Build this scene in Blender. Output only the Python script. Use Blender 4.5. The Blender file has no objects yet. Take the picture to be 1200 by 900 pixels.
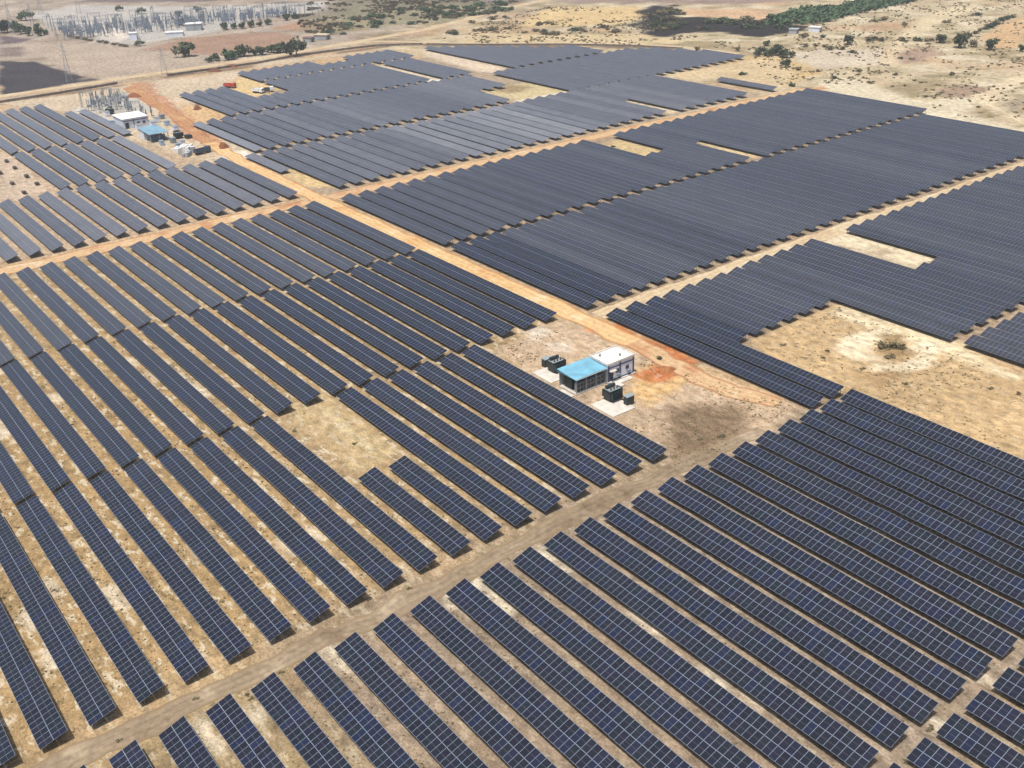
import bpy, math, random
import numpy as np
from mathutils import Vector, Matrix

random.seed(7)
RNG = np.random.default_rng(11)
S = bpy.context.scene
COL = S.collection
R = math.radians

# ------------------------------------------------------------------ camera
PITCH = 6.75                      # metres between two rows of panels
F, CP, CR, CY = 1214.7708, R(27.08772), R(-1.96910), R(143.29330)
CAM = np.array([0.0, -22.58, 106.40])
_fw = np.array([math.cos(CY) * math.cos(CP), math.sin(CY) * math.cos(CP), -math.sin(CP)])
_r0 = np.cross(_fw, [0, 0, 1]); _r0 /= np.linalg.norm(_r0)
_u0 = np.cross(_r0, _fw)
_r = _r0 * math.cos(CR) + _u0 * math.sin(CR)
_u = -_r0 * math.sin(CR) + _u0 * math.cos(CR)
cd = bpy.data.cameras.new('camera'); cam = bpy.data.objects.new('camera', cd); COL.objects.link(cam)
cam.matrix_world = Matrix(((_r[0], _u[0], -_fw[0], CAM[0]), (_r[1], _u[1], -_fw[1], CAM[1]),
                           (_r[2], _u[2], -_fw[2], CAM[2]), (0, 0, 0, 1)))
cd.sensor_width = 36.0; cd.lens = F * 36.0 / 1200.0
cd.clip_start = 1.0; cd.clip_end = 12000
S.camera = cam

def at(px, py, z=0.0):
    """point of the ground (or of height z) seen at a pixel of the 1200 x 900 photograph"""
    d = _fw + ((px - 600) / F) * _r - ((py - 450) / F) * _u
    t = (z - CAM[2]) / d[2]
    p = CAM + d * t
    return float(p[0]), float(p[1])

# ------------------------------------------------------------------ light
SUNV = Vector((0.12, -0.30, 1.0)).normalized()       # towards the sun: high, a little east of south
elev = math.asin(SUNV.z); az = math.atan2(SUNV.x, SUNV.y)
W = bpy.data.worlds.new('World'); S.world = W; W.use_nodes = True
wn = W.node_tree.nodes; wl = W.node_tree.links
wn.clear()
wo = wn.new('ShaderNodeOutputWorld'); bg = wn.new('ShaderNodeBackground'); sk = wn.new('ShaderNodeTexSky')
sk.sky_type = 'NISHITA'; sk.sun_disc = False; sk.sun_elevation = elev; sk.sun_rotation = az
sk.altitude = 300; sk.air_density = 1.1; sk.dust_density = 7.0; sk.ozone_density = 1.0
bg.inputs[1].default_value = 0.115
wl.new(sk.outputs[0], bg.inputs[0]); wl.new(bg.outputs[0], wo.inputs[0])
sd = bpy.data.lights.new('sun', 'SUN'); sd.energy = 5.0; sd.angle = R(0.5); sd.color = (1.0, 0.96, 0.9)
so = bpy.data.objects.new('sun', sd); COL.objects.link(so)
so.rotation_euler = (-SUNV).to_track_quat('-Z', 'Y').to_euler()
so.location = (-200, 0, 300)
vs = S.view_settings
S.display_settings.display_device = 'sRGB'
vs.view_transform = 'Standard'; vs.look = 'None'; vs.gamma = 1; vs.use_curve_mapping = False
vs.exposure = 0.08
S.render.engine = 'CYCLES'
S.cycles.max_bounces = 6; S.cycles.diffuse_bounces = 1; S.cycles.glossy_bounces = 2
S.cycles.volume_bounces = 0; S.cycles.transparent_max_bounces = 6

def lin(r, g, b):
    f = lambda c: (c / 255 / 12.92) if c / 255 <= 0.04045 else ((c / 255 + 0.055) / 1.055) ** 2.4
    return (f(r), f(g), f(b))
ALB = 0.60
def alb(r, g, b, k=ALB):
    return tuple(c * k for c in lin(r, g, b))

# ------------------------------------------------------------------ materials
def newmat(name):
    m = bpy.data.materials.new(name); m.use_nodes = True
    nt = m.node_tree
    return m, nt, nt.nodes, nt.links, nt.nodes['Principled BSDF']

def plain(name, col, rough=0.7, metal=0.0, var=0.12, scale=0.6, spec=0.4, bump=0.0):
    """painted / dirty surface: the colour broken up by two sizes of noise"""
    m, nt, n, l, b = newmat(name)
    g = n.new('ShaderNodeNewGeometry')
    no = n.new('ShaderNodeTexNoise'); no.inputs['Scale'].default_value = scale; no.inputs['Detail'].default_value = 5
    l.new(g.outputs['Position'], no.inputs['Vector'])
    ra = n.new('ShaderNodeMapRange'); ra.inputs['From Min'].default_value = 0.3; ra.inputs['From Max'].default_value = 0.7
    ra.inputs['To Min'].default_value = 1 - var; ra.inputs['To Max'].default_value = 1 + var
    l.new(no.outputs['Fac'], ra.inputs['Value'])
    mx = n.new('ShaderNodeVectorMath'); mx.operation = 'SCALE'; mx.inputs[0].default_value = col
    l.new(ra.outputs[0], mx.inputs['Scale'])
    l.new(mx.outputs[0], b.inputs['Base Color'])
    b.inputs['Roughness'].default_value = rough; b.inputs['Metallic'].default_value = metal
    b.inputs['Specular IOR Level'].default_value = spec
    if bump:
        bp = n.new('ShaderNodeBump'); bp.inputs['Strength'].default_value = 0.6; bp.inputs['Distance'].default_value = bump
        l.new(no.outputs['Fac'], bp.inputs['Height']); l.new(bp.outputs[0], b.inputs['Normal'])
    return m

def math_node(nt, op, a, b=None, c=None):
    x = nt.nodes.new('ShaderNodeMath'); x.operation = op
    for i, v in enumerate((a, b, c)):
        if v is None: continue
        if isinstance(v, (int, float)): x.inputs[i].default_value = v
        else: nt.links.new(v, x.inputs[i])
    return x.outputs[0]

def panel_material(name='solar_glass', dust_sky_amt=0.012):
    """glass over dark cells; UV counts modules (u along the row, v across it)"""
    m, nt, n, l, b = newmat(name)
    uv = n.new('ShaderNodeUVMap'); uv.uv_map = 'UVMap'
    sp = n.new('ShaderNodeSeparateXYZ'); l.new(uv.outputs[0], sp.inputs[0])
    M = lambda op, a, b=None, c=None: math_node(nt, op, a, b, c)
    fu, fv = M('FRACT', sp.outputs[0]), M('FRACT', sp.outputs[1])
    iu, iv = M('FLOOR', sp.outputs[0]), M('FLOOR', sp.outputs[1])
    du = M('ABSOLUTE', M('SUBTRACT', fu, 0.5)); dv = M('ABSOLUTE', M('SUBTRACT', fv, 0.5))
    frame = M('MAXIMUM', M('GREATER_THAN', du, 0.5 - 0.023), M('GREATER_THAN', dv, 0.5 - 0.016))
    half = M('LESS_THAN', dv, 0.0075)
    cu = M('ABSOLUTE', M('SUBTRACT', M('FRACT', M('MULTIPLY', fu, 6.0)), 0.5))
    cv = M('ABSOLUTE', M('SUBTRACT', M('FRACT', M('MULTIPLY', fv, 24.0)), 0.5))
    cell = M('MAXIMUM', M('GREATER_THAN', cu, 0.485), M('GREATER_THAN', cv, 0.47))
    oi = n.new('ShaderNodeObjectInfo')
    wnn = n.new('ShaderNodeTexWhiteNoise'); wnn.noise_dimensions = '3D'
    cb = n.new('ShaderNodeCombineXYZ'); l.new(iu, cb.inputs[0]); l.new(iv, cb.inputs[1])
    l.new(M('MULTIPLY', oi.outputs['Random'], 97.0), cb.inputs[2]); l.new(cb.outputs[0], wnn.inputs['Vector'])
    # each module its own shade of blue-black
    ramp = n.new('ShaderNodeValToRGB'); cr = ramp.color_ramp
    cr.elements[0].position = 0.0; cr.elements[0].color = (0.0045, 0.0050, 0.012, 1)
    cr.elements[1].position = 1.0; cr.elements[1].color = (0.0052, 0.0098, 0.031, 1)
    e = cr.elements.new(0.35); e.color = (0.0045, 0.0085, 0.015, 1)
    e = cr.elements.new(0.7); e.color = (0.0065, 0.0060, 0.016, 1)
    l.new(wnn.outputs['Value'], ramp.inputs[0])
    def mix(fac, a, bcol):
        x = n.new('ShaderNodeMix'); x.data_type = 'RGBA'
        if isinstance(fac, (int, float)): x.inputs['Factor'].default_value = fac
        else: l.new(fac, x.inputs['Factor'])
        l.new(a, x.inputs['A'])
        if isinstance(bcol, tuple): x.inputs['B'].default_value = bcol
        else: l.new(bcol, x.inputs['B'])
        return x.outputs['Result']
    c1 = mix(M('MULTIPLY', cell, 0.18), ramp.outputs[0], (0.06, 0.075, 0.10, 1))
    c2 = mix(M('MULTIPLY', half, 0.45), c1, (0.20, 0.22, 0.25, 1))
    # Dust thinly over the glass; larger amounts put sky reflection into the colour
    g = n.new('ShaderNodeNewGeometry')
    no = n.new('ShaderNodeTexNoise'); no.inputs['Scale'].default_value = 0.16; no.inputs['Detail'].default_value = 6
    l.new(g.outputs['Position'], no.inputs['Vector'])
    dust_sky = n.new('ShaderNodeMapRange'); dust_sky.inputs['From Min'].default_value = 0.35; dust_sky.inputs['From Max'].default_value = 0.75
    dust_sky.inputs['To Min'].default_value = dust_sky_amt * 0.85; dust_sky.inputs['To Max'].default_value = dust_sky_amt * 1.15
    l.new(no.outputs['Fac'], dust_sky.inputs['Value'])
    dust_sky_mix = M('MULTIPLY', dust_sky.outputs[0], M('MULTIPLY_ADD', oi.outputs['Random'], 0.7, 0.65))
    c3 = mix(dust_sky_mix, c2, (0.41, 0.41, 0.42, 1))
    c4 = mix(frame, c3, (0.19, 0.235, 0.31, 1))
    l.new(c4, b.inputs['Base Color'])
    ro = M('MULTIPLY_ADD', frame, 0.3, 0.12)
    l.new(ro, b.inputs['Roughness'])
    b.inputs['IOR'].default_value = 1.38
    b.inputs['Sheen Weight'].default_value = 1.0; b.inputs['Sheen Roughness'].default_value = 0.3     # Dust film seen at a slant
    b.inputs['Sheen Tint'].default_value = (0.78, 0.83, 0.95, 1)
    return m

M_PANEL = panel_material()
M_PANEL_SKY1 = panel_material('sky_pale_solar_glass', 0.06)  # sky reflection painted into the glass colour, in three strengths
M_PANEL_SKY2 = panel_material('sky_paler_solar_glass', 0.16)
M_PANEL_SKY3 = panel_material('sky_palest_solar_glass', 0.29)
M_BACK = plain('panel_backsheet', (0.035, 0.035, 0.04), 0.7)
M_GALV = plain('galvanised_steel', (0.16, 0.165, 0.17), 0.5, 0.6, 0.15)

def ground_material():
    m, nt, n, l, b = newmat('dry_ground')
    M = lambda op, a, b=None, c=None: math_node(nt, op, a, b, c)
    at_c = n.new('ShaderNodeVertexColor'); at_c.layer_name = 'soil'
    at_w = n.new('ShaderNodeVertexColor'); at_w.layer_name = 'wear'
    ws = n.new('ShaderNodeSeparateColor'); l.new(at_w.outputs[0], ws.inputs[0])
    g = n.new('ShaderNodeNewGeometry')
    def noise(scale, detail=5, stretch=(1, 1, 1), rough=0.55):
        mp = n.new('ShaderNodeMapping'); mp.inputs['Scale'].default_value = stretch
        l.new(g.outputs['Position'], mp.inputs['Vector'])
        t = n.new('ShaderNodeTexNoise'); t.inputs['Scale'].default_value = scale
        t.inputs['Detail'].default_value = detail; t.inputs['Roughness'].default_value = rough
        l.new(mp.outputs[0], t.inputs['Vector']); return t.outputs['Fac']
    def rng(v, a, b_, c=0.0, d=1.0):
        x = n.new('ShaderNodeMapRange'); x.inputs['From Min'].default_value = a; x.inputs['From Max'].default_value = b_
        x.inputs['To Min'].default_value = c; x.inputs['To Max'].default_value = d
        l.new(v, x.inputs['Value']); return x.outputs[0]
    def mix(fac, a, bcol, mode='MIX'):
        x = n.new('ShaderNodeMix'); x.data_type = 'RGBA'; x.blend_type = mode
        l.new(fac, x.inputs['Factor']); l.new(a, x.inputs['A'])
        if isinstance(bcol, tuple): x.inputs['B'].default_value = bcol
        else: l.new(bcol, x.inputs['B'])
        return x.outputs['Result']
    tone = M('MULTIPLY', rng(noise(0.05, 6), 0.3, 0.7, 0.84, 1.16), rng(noise(0.55, 6, (0.7, 1, 1), 0.62), 0.32, 0.68, 0.60, 1.40))
    sc = n.new('ShaderNodeVectorMath'); sc.operation = 'SCALE'
    l.new(at_c.outputs[0], sc.inputs[0]); l.new(tone, sc.inputs['Scale'])
    # ochre grass, pale dug-over earth, dark tufts - each where the wear layer asks for it
    och = M('MULTIPLY', rng(noise(0.17, 5, (0.45, 1.2, 1)), 0.46, 0.62), ws.outputs[2])
    c = mix(M('MULTIPLY', och, 0.62), sc.outputs[0], alb(184, 152, 108) + (1,))
    pale = M('MULTIPLY', rng(noise(0.5, 6, (0.6, 1.1, 1), 0.66), 0.53, 0.60), ws.outputs[0])
    c = mix(M('MULTIPLY', pale, 0.8), c, alb(224, 211, 184) + (1,))
    tuft = M('MULTIPLY', rng(noise(0.75, 5, (1, 1, 1), 0.68), 0.56, 0.66), ws.outputs[1])
    c = mix(M('MULTIPLY', tuft, 0.75), c, alb(112, 98, 66) + (1,))
    fine = rng(noise(2.4, 5, (1, 1, 1), 0.7), 0.32, 0.68, 0.66, 1.34)
    s2 = n.new('ShaderNodeVectorMath'); s2.operation = 'SCALE'; l.new(c, s2.inputs[0]); l.new(fine, s2.inputs['Scale'])
    l.new(s2.outputs[0], b.inputs['Base Color'])
    b.inputs['Roughness'].default_value = 0.95; b.inputs['Specular IOR Level'].default_value = 0.1
    bp = n.new('ShaderNodeBump'); bp.inputs['Strength'].default_value = 0.7; bp.inputs['Distance'].default_value = 0.25
    l.new(noise(0.9, 6), bp.inputs['Height']); l.new(bp.outputs[0], b.inputs['Normal'])
    return m

def road_material(name, c0, c1, c2, edge=None, rutd=0.86):
    m, nt, n, l, b = newmat(name)
    g = n.new('ShaderNodeNewGeometry')
    t = n.new('ShaderNodeTexNoise'); t.inputs['Scale'].default_value = 0.09; t.inputs['Detail'].default_value = 7; t.inputs['Roughness'].default_value = 0.6
    l.new(g.outputs['Position'], t.inputs['Vector'])
    rp = n.new('ShaderNodeValToRGB'); cr = rp.color_ramp
    cr.elements[0].position = 0.33; cr.elements[0].color = c1 + (1,)
    cr.elements[1].position = 0.68; cr.elements[1].color = c2 + (1,)
    e = cr.elements.new(0.47); e.color = c0 + (1,); e = cr.elements.new(0.56); e.color = c0 + (1,)
    l.new(t.outputs['Fac'], rp.inputs[0])
    # wheel ruts run along the road: UV v is the distance across it, 0..1
    uv = n.new('ShaderNodeUVMap'); uv.uv_map = 'UVMap'; sp = n.new('ShaderNodeSeparateXYZ'); l.new(uv.outputs[0], sp.inputs[0])
    vv = math_node(nt, 'ADD', sp.outputs[1], math_node(nt, 'MULTIPLY', math_node(nt, 'SUBTRACT', t.outputs['Fac'], 0.5), 0.22))
    w = math_node(nt, 'ABSOLUTE', math_node(nt, 'SUBTRACT', math_node(nt, 'ABSOLUTE', math_node(nt, 'SUBTRACT', vv, 0.5)), 0.16))
    rut = n.new('ShaderNodeMapRange'); rut.inputs['From Min'].default_value = 0.0; rut.inputs['From Max'].default_value = 0.09
    rut.inputs['To Min'].default_value = rutd; rut.inputs['To Max'].default_value = 1.02; l.new(w, rut.inputs['Value'])
    t2 = n.new('ShaderNodeTexNoise'); t2.inputs['Scale'].default_value = 0.8; t2.inputs['Detail'].default_value = 7; t2.inputs['Roughness'].default_value = 0.66
    l.new(g.outputs['Position'], t2.inputs['Vector'])
    k = n.new('ShaderNodeMapRange'); k.inputs['From Min'].default_value = 0.3; k.inputs['From Max'].default_value = 0.7
    k.inputs['To Min'].default_value = 0.72; k.inputs['To Max'].default_value = 1.28; l.new(t2.outputs['Fac'], k.inputs['Value'])
    kk = math_node(nt, 'MULTIPLY', rut.outputs[0], k.outputs[0])
    s = n.new('ShaderNodeVectorMath'); s.operation = 'SCALE'; l.new(rp.outputs[0], s.inputs[0]); l.new(kk, s.inputs['Scale'])
    out = s.outputs[0]
    if edge:
        dv = math_node(nt, 'ABSOLUTE', math_node(nt, 'SUBTRACT', sp.outputs[1], 0.5))
        ev = math_node(nt, 'ADD', dv, math_node(nt, 'MULTIPLY', math_node(nt, 'SUBTRACT', t2.outputs['Fac'], 0.5), 0.35))
        er = n.new('ShaderNodeMapRange'); er.inputs['From Min'].default_value = 0.36; er.inputs['From Max'].default_value = 0.47
        er.inputs['To Max'].default_value = 0.8; l.new(ev, er.inputs['Value'])
        mx = n.new('ShaderNodeMix'); mx.data_type = 'RGBA'; l.new(er.outputs[0], mx.inputs['Factor']); l.new(out, mx.inputs['A']); mx.inputs['B'].default_value = edge + (1,)
        out = mx.outputs['Result']
    l.new(out, b.inputs['Base Color']); b.inputs['Roughness'].default_value = 0.95; b.inputs['Specular IOR Level'].default_value = 0.1
    return m

def leaf_material(name, dark, light):
    m, nt, n, l, b = newmat(name)
    g = n.new('ShaderNodeNewGeometry')
    rp = n.new('ShaderNodeValToRGB'); rp.color_ramp.elements[0].color = dark + (1,); rp.color_ramp.elements[1].color = light + (1,)
    l.new(g.outputs['Random Per Island'], rp.inputs[0])
    oi = n.new('ShaderNodeObjectInfo')
    hs = n.new('ShaderNodeHueSaturation'); l.new(rp.outputs[0], hs.inputs['Color'])
    mr = n.new('ShaderNodeMapRange'); mr.inputs['To Min'].default_value = 0.75; mr.inputs['To Max'].default_value = 1.3
    l.new(oi.outputs['Random'], mr.inputs['Value']); l.new(mr.outputs[0], hs.inputs['Value'])
    l.new(hs.outputs[0], b.inputs['Base Color']); b.inputs['Roughness'].default_value = 0.8
    b.inputs['Specular IOR Level'].default_value = 0.2
    return m

# ------------------------------------------------------------------ mesh helpers
class MB:
    def __init__(self): self.v = []; self.f = []; self.m = []; self.uv = {}
    def quad(self, p, mat=0, uv=None):
        i = len(self.v); self.v += [tuple(q) for q in p]; self.f.append(tuple(range(i, i + len(p)))); self.m.append(mat)
        if uv: self.uv[len(self.f) - 1] = uv
    def box(self, x0, x1, y0, y1, z0, z1, mat=0, top=None):
        c = [(x0, y0, z0), (x1, y0, z0), (x1, y1, z0), (x0, y1, z0), (x0, y0, z1), (x1, y0, z1), (x1, y1, z1), (x0, y1, z1)]
        i = len(self.v); self.v += c
        for k, f in enumerate(((3, 2, 1, 0), (4, 5, 6, 7), (0, 1, 5, 4), (1, 2, 6, 5), (2, 3, 7, 6), (3, 0, 4, 7))):
            self.f.append(tuple(i + a for a in f)); self.m.append(top if (k == 1 and top is not None) else mat)
    def prism(self, pts, z0, z1, mat=0):
        """vertical prism over a counter-clockwise outline"""
        i = len(self.v); k = len(pts)
        self.v += [(x, y, z0) for x, y in pts] + [(x, y, z1) for x, y in pts]
        self.f.append(tuple(range(i + k - 1, i - 1, -1))); self.m.append(mat)
        self.f.append(tuple(range(i + k, i + 2 * k))); self.m.append(mat)
        for a in range(k):
            b_ = (a + 1) % k
            self.f.append((i + a, i + b_, i + k + b_, i + k + a)); self.m.append(mat)
    def tube(self, a, b_, r0, r1=None, k=6, mat=0):
        r1 = r0 if r1 is None else r1
        a = Vector(a); b_ = Vector(b_); d = (b_ - a).normalized()
        x = d.orthogonal().normalized(); y = d.cross(x)
        i = len(self.v)
        for p, r in ((a, r0), (b_, r1)):
            for q in range(k):
                t = 2 * math.pi * q / k
                self.v.append(tuple(p + x * (r * math.cos(t)) + y * (r * math.sin(t))))
        for q in range(k):
            w = (q + 1) % k
            self.f.append((i + q, i + w, i + k + w, i + k + q)); self.m.append(mat)
        self.f.append(tuple(range(i + k - 1, i - 1, -1))); self.m.append(mat)
        self.f.append(tuple(range(i + k, i + 2 * k))); self.m.append(mat)
    def mesh(self, name, mats):
        me = bpy.data.meshes.new(name); me.from_pydata(self.v, [], self.f)
        for m in (mats if isinstance(mats, (list, tuple)) else [mats]): me.materials.append(m)
        me.polygons.foreach_set('material_index', self.m)
        if self.uv:
            u = me.uv_layers.new(name='UVMap')
            for fi, co in self.uv.items():
                for li, c in zip(me.polygons[fi].loop_indices, co): u.data[li].uv = c
        me.update(); return me
    def build(self, name, mats, parent=None, loc=None):
        return put(name, self.mesh(name, mats), parent, loc)

def put(name, me, parent=None, loc=None):
    o = bpy.data.objects.new(name, me); COL.objects.link(o)
    if parent is not None: o.parent = parent
    if loc is not None: o.location = loc
    return o

def thing(name, label, cat, loc=(0, 0, 0), rz=0.0, group=None):
    o = bpy.data.objects.new(name, None); COL.objects.link(o); o.empty_display_size = 1
    o.location = loc; o.rotation_euler = (0, 0, rz); tag(o, label, cat, group); return o

def tag(o, label, cat, group=None):
    o['label'] = label; o['category'] = cat
    if group: o['group'] = group
    return o

def kids(o): return [c for c in bpy.data.objects if c.parent == o]

def copy_tree(root, parts, loc, rz, label, scale=1.0):
    r = root.copy(); COL.objects.link(r); r.location = loc; r.rotation_euler = (0, 0, rz); r.scale = (scale,) * 3
    r['label'] = label
    for p in parts:
        c = p.copy(); COL.objects.link(c); c.parent = r
    return r

# value noise for layouts painted into the soil layer
_G = RNG.random((256, 256))
def vnoise(x, y, s):
    x = np.asarray(x) / s; y = np.asarray(y) / s
    i = np.floor(x).astype(int); j = np.floor(y).astype(int); u = x - i; v = y - j
    u = u * u * (3 - 2 * u); v = v * v * (3 - 2 * v)
    g = lambda a, b_: _G[a % 256, b_ % 256]
    return (g(i, j) * (1 - u) + g(i + 1, j) * u) * (1 - v) + (g(i, j + 1) * (1 - u) + g(i + 1, j + 1) * u) * v
def fbm(x, y, s):
    return 0.55 * vnoise(x, y, s) + 0.29 * vnoise(x + 31, y + 7, s / 2.1) + 0.16 * vnoise(x + 5, y + 77, s / 4.3)

# ------------------------------------------------------------------ the ground
xs = np.concatenate([[-5200, -3600, -2600, -2000, -1600, -1350], np.arange(-1200, -262, 3.0), np.arange(-262, 30, 1.0), [60, 130, 300, 700, 1500, 2400]])
ys = np.concatenate([[-2600, -1500, -800, -400, -200, -110], np.arange(-60, 170, 1.0), np.arange(170, 830, 3.0), [860, 940, 1100, 1400, 2000, 3000, 4200]])
GX, GY = np.meshgrid(xs, ys)
P = np.stack([GX.ravel(), GY.ravel()], -1)
soil = np.tile(np.array(alb(194, 165, 128)), (len(P), 1))
wear = np.zeros((len(P), 3)); wear[:] = (0.35, 0.5, 0.25)

def inside(poly, soft, wob, ws=14.0):
    """0..1 cover of a ground polygon with a soft, wandering edge"""
    poly = np.array(poly, float); n = len(poly)
    ok = (P[:, 0] > poly[:, 0].min() - 40) & (P[:, 0] < poly[:, 0].max() + 40) & (P[:, 1] > poly[:, 1].min() - 40) & (P[:, 1] < poly[:, 1].max() + 40)
    q = P[ok]; ins = np.zeros(len(q), bool); dist = np.full(len(q), 1e9)
    for a in range(n):
        p0, p1 = poly[a], poly[(a + 1) % n]; e = p1 - p0
        t = np.clip(((q - p0) @ e) / max(e @ e, 1e-9), 0, 1)
        dist = np.minimum(dist, np.hypot(*(q - p0 - t[:, None] * e).T))
        c = ((p0[1] > q[:, 1]) != (p1[1] > q[:, 1]))
        with np.errstate(divide='ignore', invalid='ignore'):
            xx = (p1[0] - p0[0]) * (q[:, 1] - p0[1]) / (p1[1] - p0[1]) + p0[0]
        ins ^= c & (q[:, 0] < xx)
    sd_ = np.where(ins, dist, -dist) + (fbm(q[:, 0] + 400, q[:, 1] + 900, ws) - 0.5) * 2 * wob
    out = np.zeros(len(P)); out[ok] = np.clip(sd_ / soft + 0.5, 0, 1); return out

def paint(poly, rgb, soft=2.0, wob=2.0, k=1.0, w=None, ws=14.0):
    global soil, wear
    a = (inside(poly, soft, wob, ws) * k)[:, None]
    soil = soil * (1 - a) + np.array(alb(*rgb)) * a
    if w is not None: wear = wear * (1 - a) + np.array(w) * a

def px(*pts): return [at(*p) for p in pts]
def rect(x0, x1, j0, j1): return [(x0, j0 * PITCH), (x1, j0 * PITCH), (x1, j1 * PITCH), (x0, j1 * PITCH)]

# broad tones of the plain
nn = fbm(P[:, 0] + 3000, P[:, 1] + 3000, 120.0)[:, None]
soil = soil * (0.86 + 0.28 * nn)
paint([(-5200, 100), (-600, 100), (-600, 330), (-700, 520), (-5200, 3000)], (174, 160, 146), 60, 30, 1, (0.15, 0.45, 0.1))
paint([(-610, 330), (-200, 300), (300, 380), (2400, 900), (2400, 4200), (-1500, 4200), (-900, 900)], (198, 182, 150), 60, 30, 1, (0.45, 0.5, 0.1))
def mottle(poly, rgb, s, lo, hi, k, seed):
    global soil
    a = inside(poly, 20, 10)
    f = np.clip((fbm(P[:, 0] + seed * 517 + 9000, P[:, 1] * 1.0 + seed * 311 + 9000, s) - lo) / (hi - lo), 0, 1)
    a = (a * f * k)[:, None]; soil = soil * (1 - a) + np.array(alb(*rgb)) * a
SCRUB = [(-610, 330), (-200, 300), (60, 330), (60, 900), (-1300, 1600), (-900, 700)]
LEFTF = [(-1300, 60), (-600, 60), (-600, 330), (-640, 520), (-1300, 1500)]
mottle(SCRUB, (150, 132, 98), 26, 0.55, 0.68, 0.75, 1); mottle(SCRUB, (138, 128, 90), 9, 0.58, 0.70, 0.8, 2)
mottle(SCRUB, (228, 216, 188), 14, 0.58, 0.68, 0.7, 3); mottle(SCRUB, (190, 152, 116), 45, 0.55, 0.7, 0.6, 4)
mottle(LEFTF, (150, 132, 112), 30, 0.55, 0.7, 0.6, 5); mottle(LEFTF, (206, 190, 168), 12, 0.58, 0.7, 0.6, 6); mottle(LEFTF, (128, 116, 88), 10, 0.62, 0.72, 0.7, 7)
# ground between the rows
paint(rect(-325, -122, -6, 19.9), (174, 150, 114), 4, 2, 1, (0.9, 1.0, 0.5))
paint(rect(-262, -122, -6, 6), (172, 146, 106), 12, 8, 1, (1.0, 1.0, 0.65))
paint(rect(-122, 40, -6, 22.8), (164, 144, 110), 6, 3, 1, (0.5, 1.0, 0.55))
paint(rect(-122, -40, 3, 22.8), (156, 139, 120), 16, 8, 1, (0.35, 0.7, 0.2))
paint(rect(-575, -331, -4, 19), (186, 164, 138), 4, 2, 1, (0.35, 0.4, 0.2))
paint(rect(-540, -328, 20.5, 56), (168, 150, 128), 4, 3)
paint(rect(-320, -114, 21, 58), (160, 140, 116), 3, 2)
# far fields on the left
paint(px((0, 72), (40, 72), (112, 93), (0, 113)), (70, 66, 71), 3, 3, 1, (0, 0.2, 0))
paint(px((0, 42), (36, 46), (20, 51), (0, 52)), (112, 98, 100), 5, 5, 1, (0, 0.2, 0))
paint(px((0, 56), (30, 55), (25, 66), (0, 66)), (128, 110, 104), 5, 5, 0.8, (0, 0.2, 0))
paint(px((30, 50), (180, 55), (250, 72), (110, 90), (45, 70)), (182, 166, 148), 10, 12, 1, (0.3, 0.3, 0.1))
paint(px((165, 58), (215, 45), (300, 38), (345, 40), (342, 55), (250, 65)), (166, 136, 116), 6, 8, 1, (0, 0.5, 0.1))
paint(px((320, 34), (350, 24), (440, 24), (430, 36), (350, 38)), (176, 142, 116), 6, 8, 1, (0, 0.5, 0.1))
paint(px((330, 22), (360, 4), (470, 0), (560, 8), (470, 22)), (150, 136, 124), 10, 12, 0.9, (0.1, 0.9, 0.1))
paint(px((380, 38), (560, 20), (600, 8), (560, 2), (400, 20)), (178, 164, 136), 14, 14, 0.8, (0.5, 1, 0.2))
paint(px((95, -2), (300, -2), (240, 2), (96, 3)), (128, 112, 110), 10, 10, 1, (0, 0.2, 0))
paint(px((30, 16), (90, 6), (240, 8), (380, 2), (380, 12), (300, 22), (230, 42), (150, 53), (60, 34)), (188, 184, 178), 8, 8, 1, (0.6, 0.3, 0))
paint(px((120, 30), (160, 40), (140, 50), (110, 38)), (224, 214, 200), 8, 6, 1)
paint(px((380, -2), (640, -2), (590, 6), (430, 6)), (132, 116, 112), 10, 10, 0.9, (0, 0.3, 0))
paint(px((640, -2), (960, -2), (900, 4), (660, 4)), (150, 128, 122), 10, 10, 0.8, (0, 0.3, 0))
for a0, b0 in (((0, 121), (60, 112)), ((60, 112), (145, 99)), ((190, 90), (300, 76)), ((300, 76), (345, 67)), ((395, 61), (470, 51)), ((470, 51), (560, 53)), ((560, 53), (700, 54)), ((700, 54), (790, 56))):
    paint(px(a0, b0, (b0[0], b0[1] + 2.2), (a0[0], a0[1] + 2.2)), (120, 100, 80), 3, 2.5, 0.85, (0, 0.9, 0), 9)
paint(px((385, 42), (470, 32), (600, 6), (560, -2), (400, 2), (350, 20), (380, 34)), (122, 122, 92), 12, 26, 0.6, (0.4, 1, 0.1), 26)
# straw fields top middle, burnt ground, open scrub on the right
paint(px((610, 24), (650, 8), (755, 8), (760, 22), (720, 28), (620, 32)), (216, 190, 140), 6, 6, 1, (0.1, 0.2, 0.5))
paint(px((540, 52), (560, 40), (760, 40), (800, 50), (700, 54)), (208, 188, 148), 5, 8, 1, (0.3, 0.3, 0.2))
paint(px((752, 8), (792, 6), (804, 19), (880, 22), (940, 29), (930, 37), (890, 43), (820, 39), (775, 42), (742, 34)), (34, 32, 38), 5, 14, 0.98, (0.05, 0.3, 0))
paint(px((800, 10), (900, 12), (930, 25), (870, 22), (800, 18)), (206, 172, 136), 6, 6, 1, (0.2, 0.3, 0.1))
paint(px((1150, 44), (1200, 16), (1200, 56), (1160, 56)), (204, 172, 130), 4, 4, 1, (0, 0.1, 0.1))
paint(px((1040, 60), (1090, 56), (1110, 64), (1060, 74), (1042, 72)), (170, 146, 126), 5, 6, 1, (0, 0.3, 0))
paint(px((1100, 106), (1130, 99), (1182, 106), (1160, 114), (1110, 112)), (162, 138, 118), 4, 5, 1, (0, 0.3, 0))
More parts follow.
